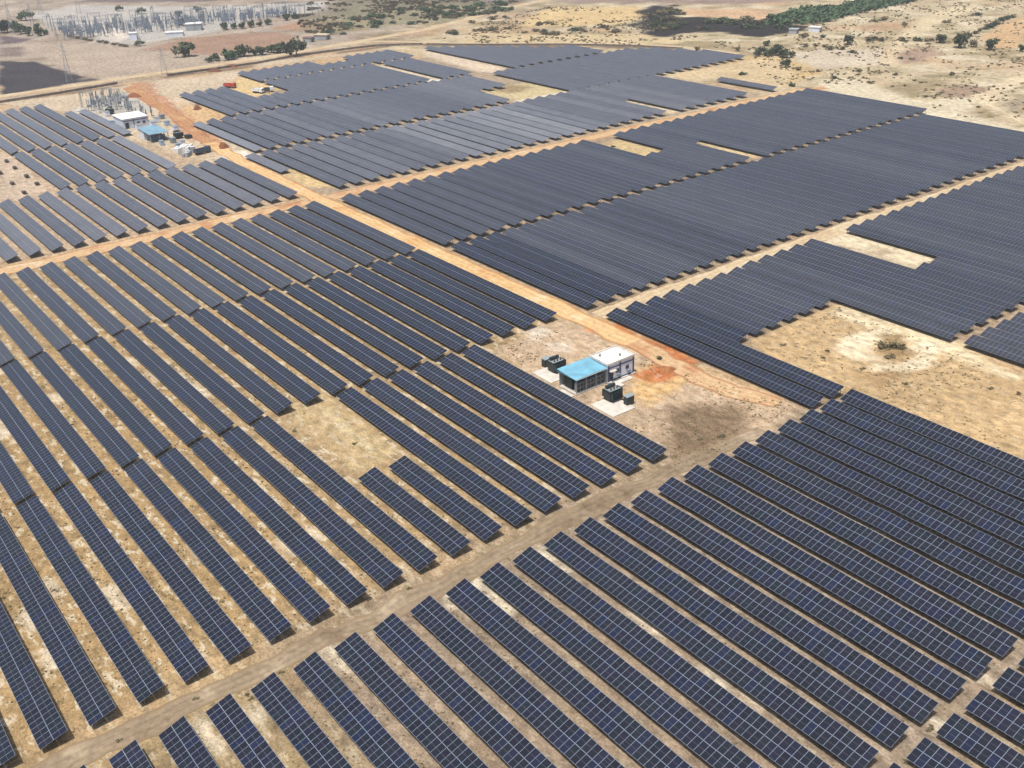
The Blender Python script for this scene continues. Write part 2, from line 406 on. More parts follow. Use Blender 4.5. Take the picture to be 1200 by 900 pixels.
paint(px((1172, 124), (1200, 112), (1200, 136), (1180, 131)), (166, 152, 128), 3, 3, 1, (0.1, 0.6, 0))
paint(px((930, 60), (1036, 56), (1040, 76), (960, 78), (930, 70)), (206, 192, 170), 5, 8, 1, (0.7, 0.4, 0))
paint(px((1030, 76), (1048, 44), (1090, 16), (1140, 2), (1150, 6), (1066, 46), (1050, 76)), (220, 202, 166), 5, 4, 0.9)
paint(px((1200, 94), (1165, 116), (1172, 126), (1200, 137), (1200, 143), (1150, 124), (1140, 112), (1200, 84)), (222, 204, 170), 3, 3, 0.9, (0.3, 0.1, 0))
paint(px((965, 92), (1010, 92), (1080, 122), (1200, 152), (1200, 160), (1060, 130), (955, 104)), (220, 208, 180), 3, 4, 0.9, (0.8, 0.6, 0))
paint(px((860, 66), (925, 68), (960, 86), (925, 100), (860, 96), (835, 84)), (204, 178, 130), 4, 6, 1, (0.3, 0.6, 0.3))
# bare land inside the farm
paint(px((880, 400), (985, 355), (1125, 402), (1200, 440), (1200, 545), (990, 458), (955, 465)), (196, 168, 126), 1.5, 1, 1, (0.3, 0.35, 0.3))
paint(px((990, 357), (1052, 380), (1125, 404), (1200, 443), (1200, 452), (1110, 414), (1040, 396), (975, 368)), (226, 208, 172), 1.5, 1.2, 1, (0.7, 0.2, 0))
paint(px((976, 410), (990, 394), (1012, 387), (1036, 391), (1034, 402), (1026, 412), (1030, 420), (1008, 424)), (232, 216, 184), 1.4, 3.4, 0.95, (0.6, 0.1, 0), 7)
paint(px((1024, 424), (1050, 428), (1078, 416), (1098, 414), (1086, 430), (1050, 440), (1020, 436)), (230, 214, 182), 1.4, 3.2, 0.95, (0.6, 0.1, 0), 7)
paint(px((1062, 408), (1080, 402), (1100, 409), (1092, 414), (1074, 414)), (236, 222, 190), 1.2, 1.6, 0.9, None, 6)
paint(px((1030, 393), (1056, 392), (1060, 405), (1078, 416), (1050, 424), (1032, 415)), (150, 126, 88), 1.5, 2, 0.9, (0, 0.9, 0.2))
paint(px((1010, 440), (1050, 432), (1066, 440), (1030, 452)), (168, 136, 96), 2, 2, 0.6)
paint(px((965, 283), (1000, 268), (1096, 302), (1078, 316)), (224, 208, 176), 1.2, 0.8, 1, (0.5, 0.2, 0))
paint(px((1020, 290), (1040, 290), (1050, 298), (1030, 300)), (168, 148, 120), 1.5, 1.5, 0.8)
paint(px((578, 412), (640, 380), (660, 372), (800, 430), (940, 478), (900, 510), (800, 556), (770, 535)), (190, 166, 138), 1.5, 1, 1, (0.45, 0.45, 0.2))
paint(px((790, 480), (880, 470), (870, 500), (830, 530), (795, 540), (780, 500)), (128, 106, 84), 6, 5, 0.85, (0, 1.0, 0))
paint(px((740, 462), (760, 430), (800, 425), (830, 440), (790, 455), (760, 475)), (216, 178, 122), 4, 3, 0.9)
paint(px((748, 440), (772, 428), (800, 432), (770, 446)), (196, 122, 70), 2, 2.5, 0.9)
paint(px((684, 370), (720, 380), (775, 402), (822, 424), (805, 434), (752, 412), (690, 386)), (196, 124, 72), 1.5, 2.8, 0.95, (0.1, 0.3, 0), 6)
paint(px((700, 380), (722, 386), (716, 391), (694, 384)), (176, 104, 58), 1.2, 1.2, 0.9, None, 5); paint(px((752, 394), (790, 408), (784, 412), (748, 399)), (184, 112, 64), 1.2, 1.2, 0.9, None, 5)
paint(px((790, 414), (815, 426), (800, 430), (780, 420)), (190, 120, 72), 1.5, 1.5, 0.9, None, 5); paint(px((762, 432), (790, 428), (800, 438), (775, 446)), (190, 112, 66), 2, 2, 0.9, None, 5)
paint(px((742, 400), (775, 413), (772, 417), (740, 404)), (236, 214, 176), 0.8, 0.8, 0.9, None, 5)
paint(px((605, 385), (640, 380), (650, 392), (620, 400)), (216, 204, 186), 3, 2, 0.9)
paint(px((640, 402), (665, 402), (668, 412), (645, 414)), (216, 200, 180), 1.5, 1, 0.9)
paint(px((333, 483), (366, 466), (392, 468), (470, 528), (440, 548), (418, 556)), (188, 165, 124), 1, 0.8, 1, (0.5, 0.5, 0.35))
paint(px((375, 478), (392, 480), (420, 510), (448, 528), (436, 534), (400, 505)), (208, 190, 150), 1, 1.0, 0.8)
paint(px((0, 180), (20, 186), (52, 222), (40, 233), (0, 234)), (196, 176, 154), 2, 2, 1, (0.5, 0.3, 0.1))
paint(px((705, 171), (725, 163), (776, 178), (750, 184)), (206, 182, 134), 1.5, 1, 1)
paint(px((818, 168), (822, 166), (893, 184), (873, 186)), (212, 190, 146), 1.2, 0.5, 1)
paint(px((562, 107), (592, 101), (618, 97), (668, 107), (606, 119)), (198, 182, 140), 2, 2, 1, (0.4, 0.5, 0.2))
paint(px((600, 118), (668, 106), (668, 110), (612, 122)), (222, 210, 190), 1.5, 1, 1)
paint(px((568, 103), (600, 99), (625, 103), (600, 111)), (150, 130, 96), 2, 2, 0.8)
paint(px((494, 56), (508, 60), (592, 80), (580, 86), (560, 84), (500, 67)), (214, 196, 172), 2, 2, 1, (0.7, 0.2, 0))
paint(px((443, 77), (450, 74), (520, 94), (502, 95)), (214, 198, 170), 1.5, 1, 1)
paint(px((500, 93), (517, 93), (515, 96), (503, 96)), (236, 230, 220), 1, 0.6, 1)
paint(px((784, 88), (880, 70), (925, 70), (930, 100), (895, 104), (842, 92), (800, 94)), (208, 186, 148), 2, 2, 1)
paint(px((733, 118), (740, 117), (796, 131), (783, 134)), (214, 196, 164), 1.2, 0.6, 1)
paint(px((263, 104), (285, 90), (332, 104), (300, 114)), (216, 190, 138), 2, 2, 1)
# dug-over ground around the little substation and the head of the main road
paint(px((0, 121), (90, 110), (150, 100), (300, 80), (430, 60), (300, 74), (280, 88), (262, 103), (215, 112), (300, 182), (370, 228), (330, 206), (240, 190), (150, 160), (85, 132)), (204, 186, 160), 3, 4, 1, (0.7, 0.4, 0.1))
paint(px((152, 98), (170, 96), (200, 118), (245, 142), (262, 170), (246, 176), (218, 160), (190, 134), (160, 112)), (190, 138, 102), 3, 5, 0.85, (0.3, 0.4, 0))
paint(px((205, 120), (262, 128), (285, 142), (240, 146), (218, 136)), (212, 176, 128), 4, 4, 0.9)
paint(px((250, 178), (290, 176), (300, 186), (265, 190)), (232, 222, 204), 2, 1.5, 0.9)
paint(px((90, 124), (150, 146), (148, 154), (140, 152), (86, 132)), (206, 200, 192), 1.5, 1, 1, (0.3, 0.1, 0))
paint(px((96, 116), (150, 108), (180, 130), (150, 138), (112, 132)), (190, 186, 174), 2, 2, 1, (0.3, 0.5, 0))
paint(px((200, 168), (250, 168), (255, 182), (215, 190)), (190, 168, 140), 3, 3, 0.9)
paint(px((330, 206), (366, 222), (400, 218), (395, 212), (345, 196)), (204, 178, 130), 2, 2, 1, (0.4, 0.5, 0.2))
# pale spoil heaps spread between the rows
for x0, y0, l0, w0 in ((243, 863, 4.5, 1.3), (300, 838, 3, 0.8), (385, 762, 3, 1.0), (398, 775, 4, 0.8), (408, 783, 4, .7), (532, 703, 4, 1.1), (566, 690, 3, 0.9),
                       (578, 700, 5, .9), (590, 708, 3, .9), (650, 655, 5, .8), (632, 650, 3, .7), (840, 800, 2.5, 1.2), (828, 786, 2, 0.8), (755, 730, 4, 0.7), (690, 665, 3, .7),
                       (880, 820, 2, .6), (1122, 862, 4, .8), (1160, 800, 2.5, .6), (1020, 620, 5, .35), (930, 622, 4, .35), (157, 424, 3, 1), (178, 440, 4, 1), (223, 448, 5, .9),
                       (238, 460, 3, .8), (66, 466, 4, 1.3), (236, 648, 4, 1.2), (338, 640, 3, 1), (371, 625, 3, .8), (320, 590, 3, .8), (305, 598, 2, .8),
                       (135, 700, 4, 1.2), (110, 820, 4, 1.2), (58, 770, 3, 1.3), (34, 726, 3, 1), (230, 690, 3, 1.1), (60, 690, 3, 1.2), (5, 506, 4, 1.2)):
    cx, cy = at(x0, y0)
    paint([(cx + l0 * math.cos(a), cy + w0 * math.sin(a)) for a in np.linspace(0, 2 * math.pi, 13)[:-1]], (226, 214, 190), 1.1, 1.3, 0.8, None, 2.2)

gm = bpy.data.meshes.new('ground')
ny, nx = GX.shape
idx = np.arange(nx * ny).reshape(ny, nx)
fc = np.stack([idx[:-1, :-1], idx[:-1, 1:], idx[1:, 1:], idx[1:, :-1]], -1).reshape(-1, 4)
gm.vertices.add(len(P)); gm.vertices.foreach_set('co', np.concatenate([P, np.zeros((len(P), 1))], 1).ravel())
gm.loops.add(fc.size); gm.loops.foreach_set('vertex_index', fc.ravel().astype(np.int32))
gm.polygons.add(len(fc)); gm.polygons.foreach_set('loop_start', np.arange(0, fc.size, 4, dtype=np.int32))
gm.polygons.foreach_set('loop_total', np.full(len(fc), 4, dtype=np.int32))
gm.update(calc_edges=True)
for nm, dat in (('soil', soil), ('wear', wear)):
    a = gm.color_attributes.new(nm, 'FLOAT_COLOR', 'POINT')
    a.data.foreach_set('color', np.concatenate([dat, np.ones((len(P), 1))], 1).ravel())
gm.materials.append(ground_material())
ground = put('ground', gm); ground['kind'] = 'structure'

# ------------------------------------------------------------------ roads
def strip(name, pts, width, mat, z=0.03, jit=0.5, step=2.0):
    pts = [np.array(p, float) for p in pts]
    path = []
    for a, b_ in zip(pts[:-1], pts[1:]):
        k = max(1, int(np.hypot(*(b_ - a)) / step))
        path += [a + (b_ - a) * t / k for t in range(k)]
    path.append(pts[-1]); path = np.array(path)
    for _ in range(6):                                   # round the bends
        path[1:-1] = path[1:-1] * 0.5 + (path[:-2] + path[2:]) * 0.25
    tg = np.gradient(path, axis=0); tg /= np.hypot(*tg.T)[:, None]; nr = np.stack([-tg[:, 1], tg[:, 0]], -1)
    wd = width / 2 * np.ones(len(path))
    jl = (fbm(path[:, 0] * 1.0 + 50, path[:, 1] + 11, 6.0) - 0.5) * 2 * jit
    jr = (fbm(path[:, 0] * 1.0 + 950, path[:, 1] + 311, 6.0) - 0.5) * 2 * jit
    Lp = path + nr * (wd + jl)[:, None]; Rp = path - nr * (wd + jr)[:, None]
    m = MB()
    for k in range(len(path) - 1):
        m.quad([(*Rp[k], z), (*Rp[k + 1], z), (*Lp[k + 1], z), (*Lp[k], z)], 0,
               [(k * step, 0), ((k + 1) * step, 0), ((k + 1) * step, 1), (k * step, 1)])
    o = m.build(name, mat); o['kind'] = 'structure'; return o

M_LAT = road_material('laterite_road', alb(228, 192, 140), alb(214, 166, 112), alb(236, 212, 170), alb(178, 122, 78))
M_RED = road_material('red_road', alb(216, 182, 140), alb(192, 136, 96), alb(228, 204, 168), alb(172, 118, 80))
M_SAND = road_material('sand_track', alb(212, 190, 154), alb(196, 166, 132), alb(226, 212, 184))
M_DIRT = road_material('dirt_track', alb(160, 142, 118), alb(132, 114, 92), alb(186, 168, 142), alb(150, 128, 98), 0.84)
M_HEAD = road_material('churned_red_earth', alb(196, 148, 108), alb(166, 112, 78), alb(216, 176, 132), alb(160, 112, 80), 0.8)
strip('gate_road', [(-583, 160), (-560, 158), (-520, 154), (-477, 149), (-432, 142.2)], 7.0, M_HEAD, 0.046, 2.2)
strip('main_road', [(-434, 142.5), (-394, 139), (-345, 137.6), (-300, 137.6), (-165, 137.4)], 6.6, M_LAT, 0.042, 1.3)
strip('red_road', [(-166, 137.4), (-150, 136.4), (-134, 135), (-122, 139)], 6.0, M_RED, 0.038, 1.6)
strip('cross_road', [(-325, -60), (-325, 60), (-324.5, 133.6)], 7.5, M_RED, 0.034, 1.7)
strip('cross_road_east', [(-324, 141.6), (-323.6, 200), (-323.3, 300), (-323, 398), (-318, 412)], 6.6, M_RED, 0.034, 1.5)
strip('sand_track', [(-183, 142), (-183, 250), (-182.4, 345), (-183, 396)], 5.6, M_SAND, 0.03, 1.4)
strip('dirt_track', [(-117.4, -60), (-117.9, -10), (-117.2, 40), (-117.9, 80), (-117.4, 107), (-117.0, 128)], 4.4, M_DIRT, 0.03, 1.7)
strip('perimeter_road', [at(-60, 122), at(0, 113), at(70, 103), at(140, 92.5), at(220, 81), at(300, 69), at(350, 61), at(400, 52), at(450, 43.5), at(500, 34.5), at(545, 23), at(580, 13), at(615, 5), at(640, 0), at(668, -6)], 8.0, M_SAND, 0.05, 1.0, 4.0)
strip('field_track', [at(400, 53), at(440, 48), at(500, 50), at(560, 51.5), at(700, 51), at(790, 54), at(866, 63)], 5.0, M_SAND, 0.045, 1.2, 4.0)

# ------------------------------------------------------------------ rows of panels
CW, ZL, RW, RH = 1.133, 1.1, 3.87, 1.20          # column pitch, low edge height, horizontal width, rise
TH = math.atan2(RH, RW); SL = math.hypot(RW, RH); ML = (SL - 0.022) / 2
def slope(x, s, h):
    """row coordinates: x along, s up the slope from the low edge, h above the glass plane"""
    return (x, s * math.cos(TH) - h * math.sin(TH), ZL + s * math.sin(TH) + h * math.cos(TH))

def slab(m, x0, x1, s0, s1, u0, u1, v0, v1, t=0.04):
    a = [slope(x0, s0, 0), slope(x1, s0, 0), slope(x1, s1, 0), slope(x0, s1, 0)]
    b_ = [slope(x0, s0, -t), slope(x1, s0, -t), slope(x1, s1, -t), slope(x0, s1, -t)]
    m.quad(a, 0, [(u0, v0), (u1, v0), (u1, v1), (u0, v1)])
    m.quad(b_[::-1], 1)
    for k in range(4):
        w = (k + 1) % 4
        m.quad([b_[k], b_[w], a[w], a[k]], 2)

PMATS = [M_PANEL, M_BACK, M_GALV]
_pm = {}
def panels_mesh(n):
    if n not in _pm:
        m = MB(); g = 0.011
        slab(m, g, n * CW - g, 0, ML, 0, n, 0, 1); slab(m, g, n * CW - g, ML + 0.022, SL, 0, n, 1, 2)
        _pm[n] = m.mesh('panel_surface', PMATS)
    return _pm[n]
_mm = MB(); slab(_mm, 0.011, CW - 0.011, 0, ML, 0, 1, 0, 1); MOD_LOW = _mm.mesh('solar_module', PMATS)
_mm = MB(); slab(_mm, 0.011, CW - 0.011, ML + 0.022, SL, 0, 1, 0, 1); MOD_UP = _mm.mesh('solar_module', PMATS)
_fm = {}
def frame_mesh(n, skip_end):
    key = (n, skip_end)
    if key not in _fm:
        m = MB(); L = n * CW
        for s in (0.45, 1.45, 2.5, 3.5):                                   # purlins under the modules
            a = slope(0, s, -0.11)
            m.box(0.02, L - 0.02, a[1] - 0.03, a[1] + 0.03, a[2] - 0.035, a[2] + 0.035)
        k = max(2, round(L / 3.2))
        for q in range(k + 1):
            x = 0.25 + (L - 0.5) * q / k
            if skip_end and q == k: continue
            for s in (0.8, 3.1):
                p = slope(x, s, -0.2); m.box(x - 0.045, x + 0.045, p[1] - 0.03, p[1] + 0.03, -0.1, p[2])
            p0, p1 = slope(x, 0.3, -0.17), slope(x, 3.7, -0.17)
            m.tube(p0, p1, 0.035, k=4)
        _fm[key] = m.mesh('mounting_frame', M_GALV)
    return _fm[key]
def _post(s):
    m = MB(); p = slope(0, s, -0.2); m.box(-0.045, 0.045, p[1] - 0.03, p[1] + 0.03, -0.1, p[2]); return m.mesh('post', M_GALV)
POST_L, POST_H = _post(0.8), _post(3.1)

ONES = ['', 'first', 'second', 'third', 'fourth', 'fifth', 'sixth', 'seventh', 'eighth', 'ninth', 'tenth', 'eleventh', 'twelfth', 'thirteenth',
        'fourteenth', 'fifteenth', 'sixteenth', 'seventeenth', 'eighteenth', 'nineteenth']
def ordinal(k):
    if k < 20: return ONES[k]
    t, o = divmod(k, 10)
    w = ['', '', 'twenty', 'thirty', 'forty', 'fifty'][t]
    return (w[:-1] + 'ieth') if o == 0 else w + '-' + ONES[o]

ROWGROUP = 'rows of tilted solar panels'
def lean(x1, j):
    """tables on a few stretches of ground lie flatter than the rest (degrees)"""
    if -331 < x1 < -328 and 31 <= j <= 41: return -6.0
    if (-401 < x1 < -399 and j == 22) or (x1 < -360 and j == 21): return -8.0
    if x1 < -469 and 16 < j < 18: return -7.0
    if x1 < -399 and x1 > -401 and 16 < j < 17: return -5.0
    return -1.6 if (x1 > -330 and j < 20 and x1 < -120) else 0.0
def row(x0, x1, j, label, split=0, anchor='r'):
    """one row: low edge at j * PITCH, from x0 to x1. split: number of modules built one by one, nearest the camera first"""
    n = int(round((x1 - x0) / CW)); L = n * CW
    xl = x1 - L if anchor == 'r' else x0
    y = j * PITCH
    r = thing('solar_panel_row', label, 'solar panels', (xl, y, random.uniform(-0.05, 0.05) + (0.15 if x1 > -51 else 0.0)), 0, ROWGROUP)
    r.rotation_euler = (R(random.uniform(-0.8, 0.8) + lean(x1, j)), R(random.uniform(-0.05, 0.05)), R(random.uniform(-0.06, 0.06)))
    if split:
        near = list(range(n - 1, -1, -1)) if split > 0 else list(range(n))
        k = min(n, abs(split)); kink = [0.05 * math.sin(q * 0.21 + y) + 0.03 * math.sin(q * 0.83 + 2 * y) for q in range(n)]
        for q in near[:k]:
            for me in (MOD_LOW, MOD_UP):
                o = bpy.data.objects.new('solar_module', me); COL.objects.link(o); o.parent = r
                o.location = (q * CW, 0, kink[q] + random.uniform(-0.006, 0.006))
                o.rotation_euler = (R(random.uniform(-0.15, 0.15)), R(random.uniform(-0.15, 0.15)), 0)
        if k < n:
            o = put('solar_modules', panels_mesh(n - k), r, ((0 if split > 0 else k * CW), 0, 0)); o['kind'] = 'stuff'
        put('mounting_frame', frame_mesh(n, True), r)
        put('post', POST_L, r, (L - 0.25, 0, 0)); put('post', POST_H, r, (L - 0.25, 0, 0))
    else:
        ps = put('panel_surface', panels_mesh(n), r)
        dm = None                                       # far blocks get paler glass: low-angle sky reflection put into the colour
        if lean(x1, j) < -3: dm = M_PANEL_SKY3
        elif x1 < -320: dm = M_PANEL_SKY2
        elif x1 < -250 or j > 23: dm = M_PANEL_SKY1
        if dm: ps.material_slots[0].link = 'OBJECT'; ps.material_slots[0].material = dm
        put('mounting_frame', frame_mesh(n, False), r)
    return r

def ne_shift(j): return -0.42 * min(1.0, max(0.0, (j - 22) / 6.0))

FAR = []                                               # the farthest rows, built as one mass
def block(rows, desc, ref, start_first=True, split=None, anchor='r'):
    """rows: (x0, x1, j) counted from the landmark `ref`"""
    for k, (x0, x1, j) in enumerate(rows, 1):
        lab = f'solar row, {ordinal(k)} from {ref}, {desc}'
        row(x0, x1, j, lab, split(j) if split else 0, anchor)

# foreground
block([(-47.8, 15.6, j) for j in range(16, 7, -1)], 'block cut by the bottom right corner', 'its top', split=lambda j: -18 if j < 14 else -8, anchor='l')
block([(-113.6, -50.0, j) for j in range(22, -3, -1)], 'right foreground block', 'bare sand clearing', split=lambda j: 50)
block([(-153.5 if j in (8, 9) else -186.0, -121.3, j) for j in range(15, -5, -1)], 'left foreground block', 'inverter building',
      split=lambda j: 50 if j < 10 else 0)
block([(-252.2, -187.3, j) for j in range(19, -3, -1)], 'block left of inverter building', 'orange road')
block([(-318.4, -253.3, j) for j in range(19, -1, -1)], 'block before left cross road', 'orange road')
block([(-396.6, -330.8, j + 0.1) for j in range(19, 1, -1)], 'block behind left cross road', 'orange road')
block([(-467.0, -399.8, j + 0.5) for j in range(16, 9, -1)], 'block below blue-roofed hut', 'the hut')
block([((-535 if j > 15 else -563), -469.6, j + 0.5) for j in range(17, 9, -1)], 'far left corner block', 'white-roofed hall')
# beyond the main road, right
block([(-284.3 if j in (38, 39) else -317.2, -283.5 if j == 42 else -252.2, j) for j in range(21, 59)], 'block right of crossroads', 'orange road')
block([(-249.6, -186.8, j + ne_shift(j)) for j in range(21, 58)], 'block before sand track', 'orange road')
block([(-147 if j in (34, 35) else -179.3, -147.2 if 23 <= j <= 28 else -115.2, j + ne_shift(j)) for j in range(21, 56)],
      'block right of sand track', 'orange road')
block([(-112, -48.5, j + ne_shift(j)) for j in range(29, 37)], 'block at right edge', 'sandy clearing', anchor='l')
# beyond the cross road
f1 = [(-396, -363.2, 21)] + [(-395.8, -360.4 if j == 47 else -329.6, j) for j in range(22, 51)]
block(f1, 'block just behind crossroads', 'orange road')
block([(-467, -430.2 if j >= 42 else -400.2, j) for j in range(22, 45)], 'block two aisles behind crossroads', 'orange road')
FAR += [(-395.8, -329.6, j) for j in range(51, 55)] + [(-364.3, -328.6, 57)]
FAR += [(-500 if j in (29, 30, 31) else -536, -470.4, j + 0.15) for j in range(25, 46) if j != 42]
FAR += [(-556 if j in (39, 40, 41) else -570, -538.2, j + 0.15) for j in range(32, 47)]
FAR += [(float(np.interp(j, [50, 53, 56, 58], [-560, -543, -519, -500])), -467.2, j - 0.2) for j in range(50, 60)]
FAR += [(float(np.interp(j, [61, 63, 65], [-464.4, -455, -428])), -396, j) for j in range(47, 66)]
fm = MB()
for x0, x1, j in FAR:
    n = int(round((x1 - x0) / CW)); b0 = len(fm.v); y = j * PITCH; m = MB(); tl = random.uniform(-0.004, 0.004)
    slab(m, 0, n * CW, 0, ML, 0, n, 0, 1); slab(m, 0, n * CW, ML + 0.022, SL, 0, n, 1, 2)
    for q in range(0, n, 3):
        for s in (0.8, 3.1):
            p = slope(q * CW + .2, s, -0.2); m.box(p[0] - .045, p[0] + .045, p[1] - .03, p[1] + .03, -0.1, p[2], 2)
    fb = len(fm.f)
    fm.v += [(a + x1 - n * CW, b_ + y, c + tl * b_ * 4) for a, b_, c in m.v]; fm.f += [tuple(i + b0 for i in f) for f in m.f]; fm.m += m.m
    for fi, uvs in m.uv.items(): fm.uv[fb + fi] = [(u + 61 * (j % 7), v) for u, v in uvs]
far_o = fm.build('distant_solar_rows', [M_PANEL_SKY2, M_BACK, M_GALV]); far_o['kind'] = 'stuff'
tag(far_o, 'distant grey-blue solar rows in the blocks below the far perimeter road', 'solar panels')

# ------------------------------------------------------------------ buildings
M_WHITE = plain('white_wall', (0.62, 0.67, 0.77), 0.7, 0, 0.10, 0.5)
M_CREAM = plain('roof_slab', (0.60, 0.58, 0.54), 0.8, 0, 0.28, 0.45)
M_NAVY = plain('navy_paint', (0.035, 0.05, 0.14), 0.55, 0, 0.1)
M_CYAN = plain('blue_sheet', (0.13, 0.31, 0.41), 0.5, 0, 0.2, 0.5)
M_DARK = plain('dark_opening', (0.012, 0.014, 0.018), 0.6)
M_GREY = plain('grey_cladding', (0.33, 0.36, 0.38), 0.55, 0.1, 0.12)
M_CAB = plain('cabinet_grey', (0.20, 0.23, 0.25), 0.5, 0.0, 0.10)
M_CONC = plain('concrete_pad', (0.46, 0.43, 0.38), 0.9, 0, 0.16, 0.6)
M_TRF = plain('transformer_green', (0.020, 0.032, 0.034), 0.45, 0.1, 0.2)
M_TRTOP = plain('transformer_lid', (0.22, 0.26, 0.27), 0.5, 0.1, 0.15)
M_PORC = plain('porcelain', (0.10, 0.055, 0.04), 0.35)
M_GLASSY = plain('window_glass', (0.03, 0.04, 0.05), 0.15)

# inverter building: blue-roofed open shed on the near side, white control room behind
iv = thing('inverter_building', 'white inverter building with navy trim and blue sheet-roofed shed beside the orange road', 'building', (-155.9, 117.6, 0))
m = MB()
m.box(-2.9, 3.1, 0.5, 8.4, 0.35, 4.4); m.build('wall', M_WHITE, iv)
m = MB(); m.box(-3.2, 3.55, 0.3, 8.75, 0.0, 0.35); m.build('plinth', M_CONC, iv)
m = MB(); m.box(-3.05, 3.25, 0.36, 8.55, 4.4, 4.62)
for x0, x1, y0, y1 in ((-3.05, 3.25, 0.36, 0.52), (-3.05, 3.25, 8.39, 8.55), (-3.05, -2.89, 0.52, 8.39), (3.09, 3.25, 0.52, 8.39)): m.box(x0, x1, y0, y1, 4.62, 4.92)
m.build('roof', M_CREAM, iv)
m = MB(); m.box(3.104, 3.2, 0.5, 8.4, 3.5, 3.78); m.box(3.104, 3.19, 0.5, 8.4, 0.36, 0.62)
for y in (0.5, 4.0, 8.05): m.box(3.106, 3.24, y, y + 0.35, 0.36, 4.39)
m.build('trim', M_NAVY, iv)
d = MB(); d.box(3.107, 3.16, 1.0, 2.1, 0.62, 2.9); d.build('door', M_DARK, iv)
m = MB(); m.box(3.2, 4.0, 0.7, 2.5, 2.98, 3.08); m.build('door_canopy', M_CONC, iv)
for y in (3.2, 6.3):
    m = MB(); m.box(3.2, 3.6, y, y + 0.8, 1.0, 1.6); m.build('air_conditioner', M_CAB, iv)
for x, y in ((-1.5, 2.2), (1.2, 5.8)):
    m = MB(); m.tube((x, y, 4.62), (x, y, 5.15), 0.22, 0.22, 10); m.tube((x, y, 5.15), (x, y, 5.3), 0.36, 0.12, 10); m.build('roof_vent', M_CAB, iv)
m = MB(); m.tube((3.2, -8.9, 3.86), (3.2, 0.3, 3.86), 0.08, k=8); m.tube((3.1, 0.2, 3.85), (3.1, 0.2, 0.3), 0.06, k=8); m.build('gutter', M_GREY, iv)
for y in (2.9, 5.9):
    w = MB(); w.box(3.107, 3.17, y, y + 0.95, 1.9, 2.8); wo_ = w.build('window', M_NAVY, iv)
    g = MB(); g.box(3.172, 3.19, y + 0.1, y + 0.85, 2.0, 2.7); g.build('pane', M_GLASSY, wo_)
m = MB(); m.box(3.6, 6.4, 0.9, 2.6, 0.0, 0.3); m.box(3.6, 5.0, 2.6, 6.6, 0.0, 0.2); m.build('step', M_CONC, iv)
# shed
m = MB()
for k in range(30):                                    # corrugated mono-pitch sheet
    y0 = -8.9 + k * 0.31; y1 = y0 + 0.155; y2 = y0 + 0.31
    a = lambda x, y, h: (x, y, 4.3 - (x + 3.3) * 0.055 + h)
    m.quad([a(-3.4, y0, 0), a(3.1, y0, 0), a(3.1, y1, .05), a(-3.4, y1, .05)]); m.quad([a(-3.4, y1, .05), a(3.1, y1, .05), a(3.1, y2, 0), a(-3.4, y2, 0)])
m.box(-3.4, 3.1, -8.92, -8.88, 3.85, 3.95); m.build('shed_roof', M_CYAN, iv)
m = MB(); m.box(-3.1, 2.9, -8.7, 0.3, 0.0, 0.3); m.build('shed_floor', M_CONC, iv)
for x in (-2.9, 2.7):
    for y in (-8.5, -5.6, -2.7, 0.1):
        c = MB(); c.box(x - .08, x + .08, y - .08, y + .08, 0.3, 3.9); c.build('shed_post', M_GREY, iv)
m = MB(); m.box(-3.0, 2.8, -8.6, -8.5, 3.62, 3.86); m.box(2.72, 2.82, -8.5, 0.2, 3.62, 3.86); m.build('eaves_beam', M_GREY, iv)
m = MB(); m.box(-3.0, -2.9, -8.4, 0.2, 0.3, 3.7); m.build('back_cladding', M_GREY, iv)
for k in range(8):
    c = MB(); y = -8.0 + k * 1.0
    c.box(1.5, 2.45, y, y + 0.9, 0.3, 2.45); c.box(2.452, 2.49, y + 0.12, y + 0.78, 1.5, 2.2, 1); c.box(2.452, 2.48, y + 0.12, y + 0.78, 0.5, 1.2, 1)
    c.build('inverter_cabinet', [M_CAB, M_TRF], iv)
m = MB(); m.box(-1.9, 0.6, -7.9, -0.2, 0.3, 2.7); m.build('inverter_bank', M_TRF, iv)
m = MB(); m.box(-1.2, 2.8, -10.2, -9.1, 0.0, 0.22); m.build('step', M_CONC, iv)

def transformer(loc, rz, label):
    t = thing('transformer', label, 'transformer', loc, rz); t.scale = (1.2, 1.2, 1.15)
    m = MB(); m.box(-1.3, 1.3, -0.85, 0.85, 0.45, 2.15); m.box(-1.4, 1.4, -0.95, 0.95, 2.15, 2.25); m.build('tank', M_TRF, t)
    m = MB(); m.box(-1.25, 1.25, -0.8, 0.8, 2.252, 2.3); m.build('lid', M_TRTOP, t)
    for s in (-1, 1):
        f = MB()
        for k in range(10): f.box(-1.2 + k * 0.26, -1.14 + k * 0.26, *sorted((s * 0.86, s * 1.45)), 0.6, 2.0)
        f.box(-1.2, 1.2, *sorted((s * 1.2, s * 1.26)), 0.62, 0.7); f.build('radiator', M_TRF, t)
    c = MB(); c.tube((-1.1, 0.5, 2.75), (0.9, 0.5, 2.75), 0.32, k=12); c.box(-.6, -.5, .45, .55, 2.3, 2.6); c.box(.4, .5, .45, .55, 2.3, 2.6); c.build('conservator', M_TRF, t)
    for k in range(3):
        b_ = MB(); x = -0.8 + k * 0.75
        b_.tube((x, -0.45, 2.3), (x, -0.5, 3.0), 0.09, 0.05, 8)
        for q in range(4): b_.tube((x, -0.45 - .012 * q, 2.38 + q * 0.15), (x, -0.45 - .012 * q, 2.43 + q * 0.15), 0.15, 0.12, 8)
        b_.build('bushing', M_PORC, t)
    b_ = MB(); b_.box(1.32, 2.0, -0.6, 0.6, 0.7, 2.0); b_.build('cable_box', M_TRF, t)
    b_ = MB()
    b_.box(-1.15, 1.15, -0.8, 0.8, 0.12, 0.45)
    b_.build('skid', M_TRF, t)
    return t
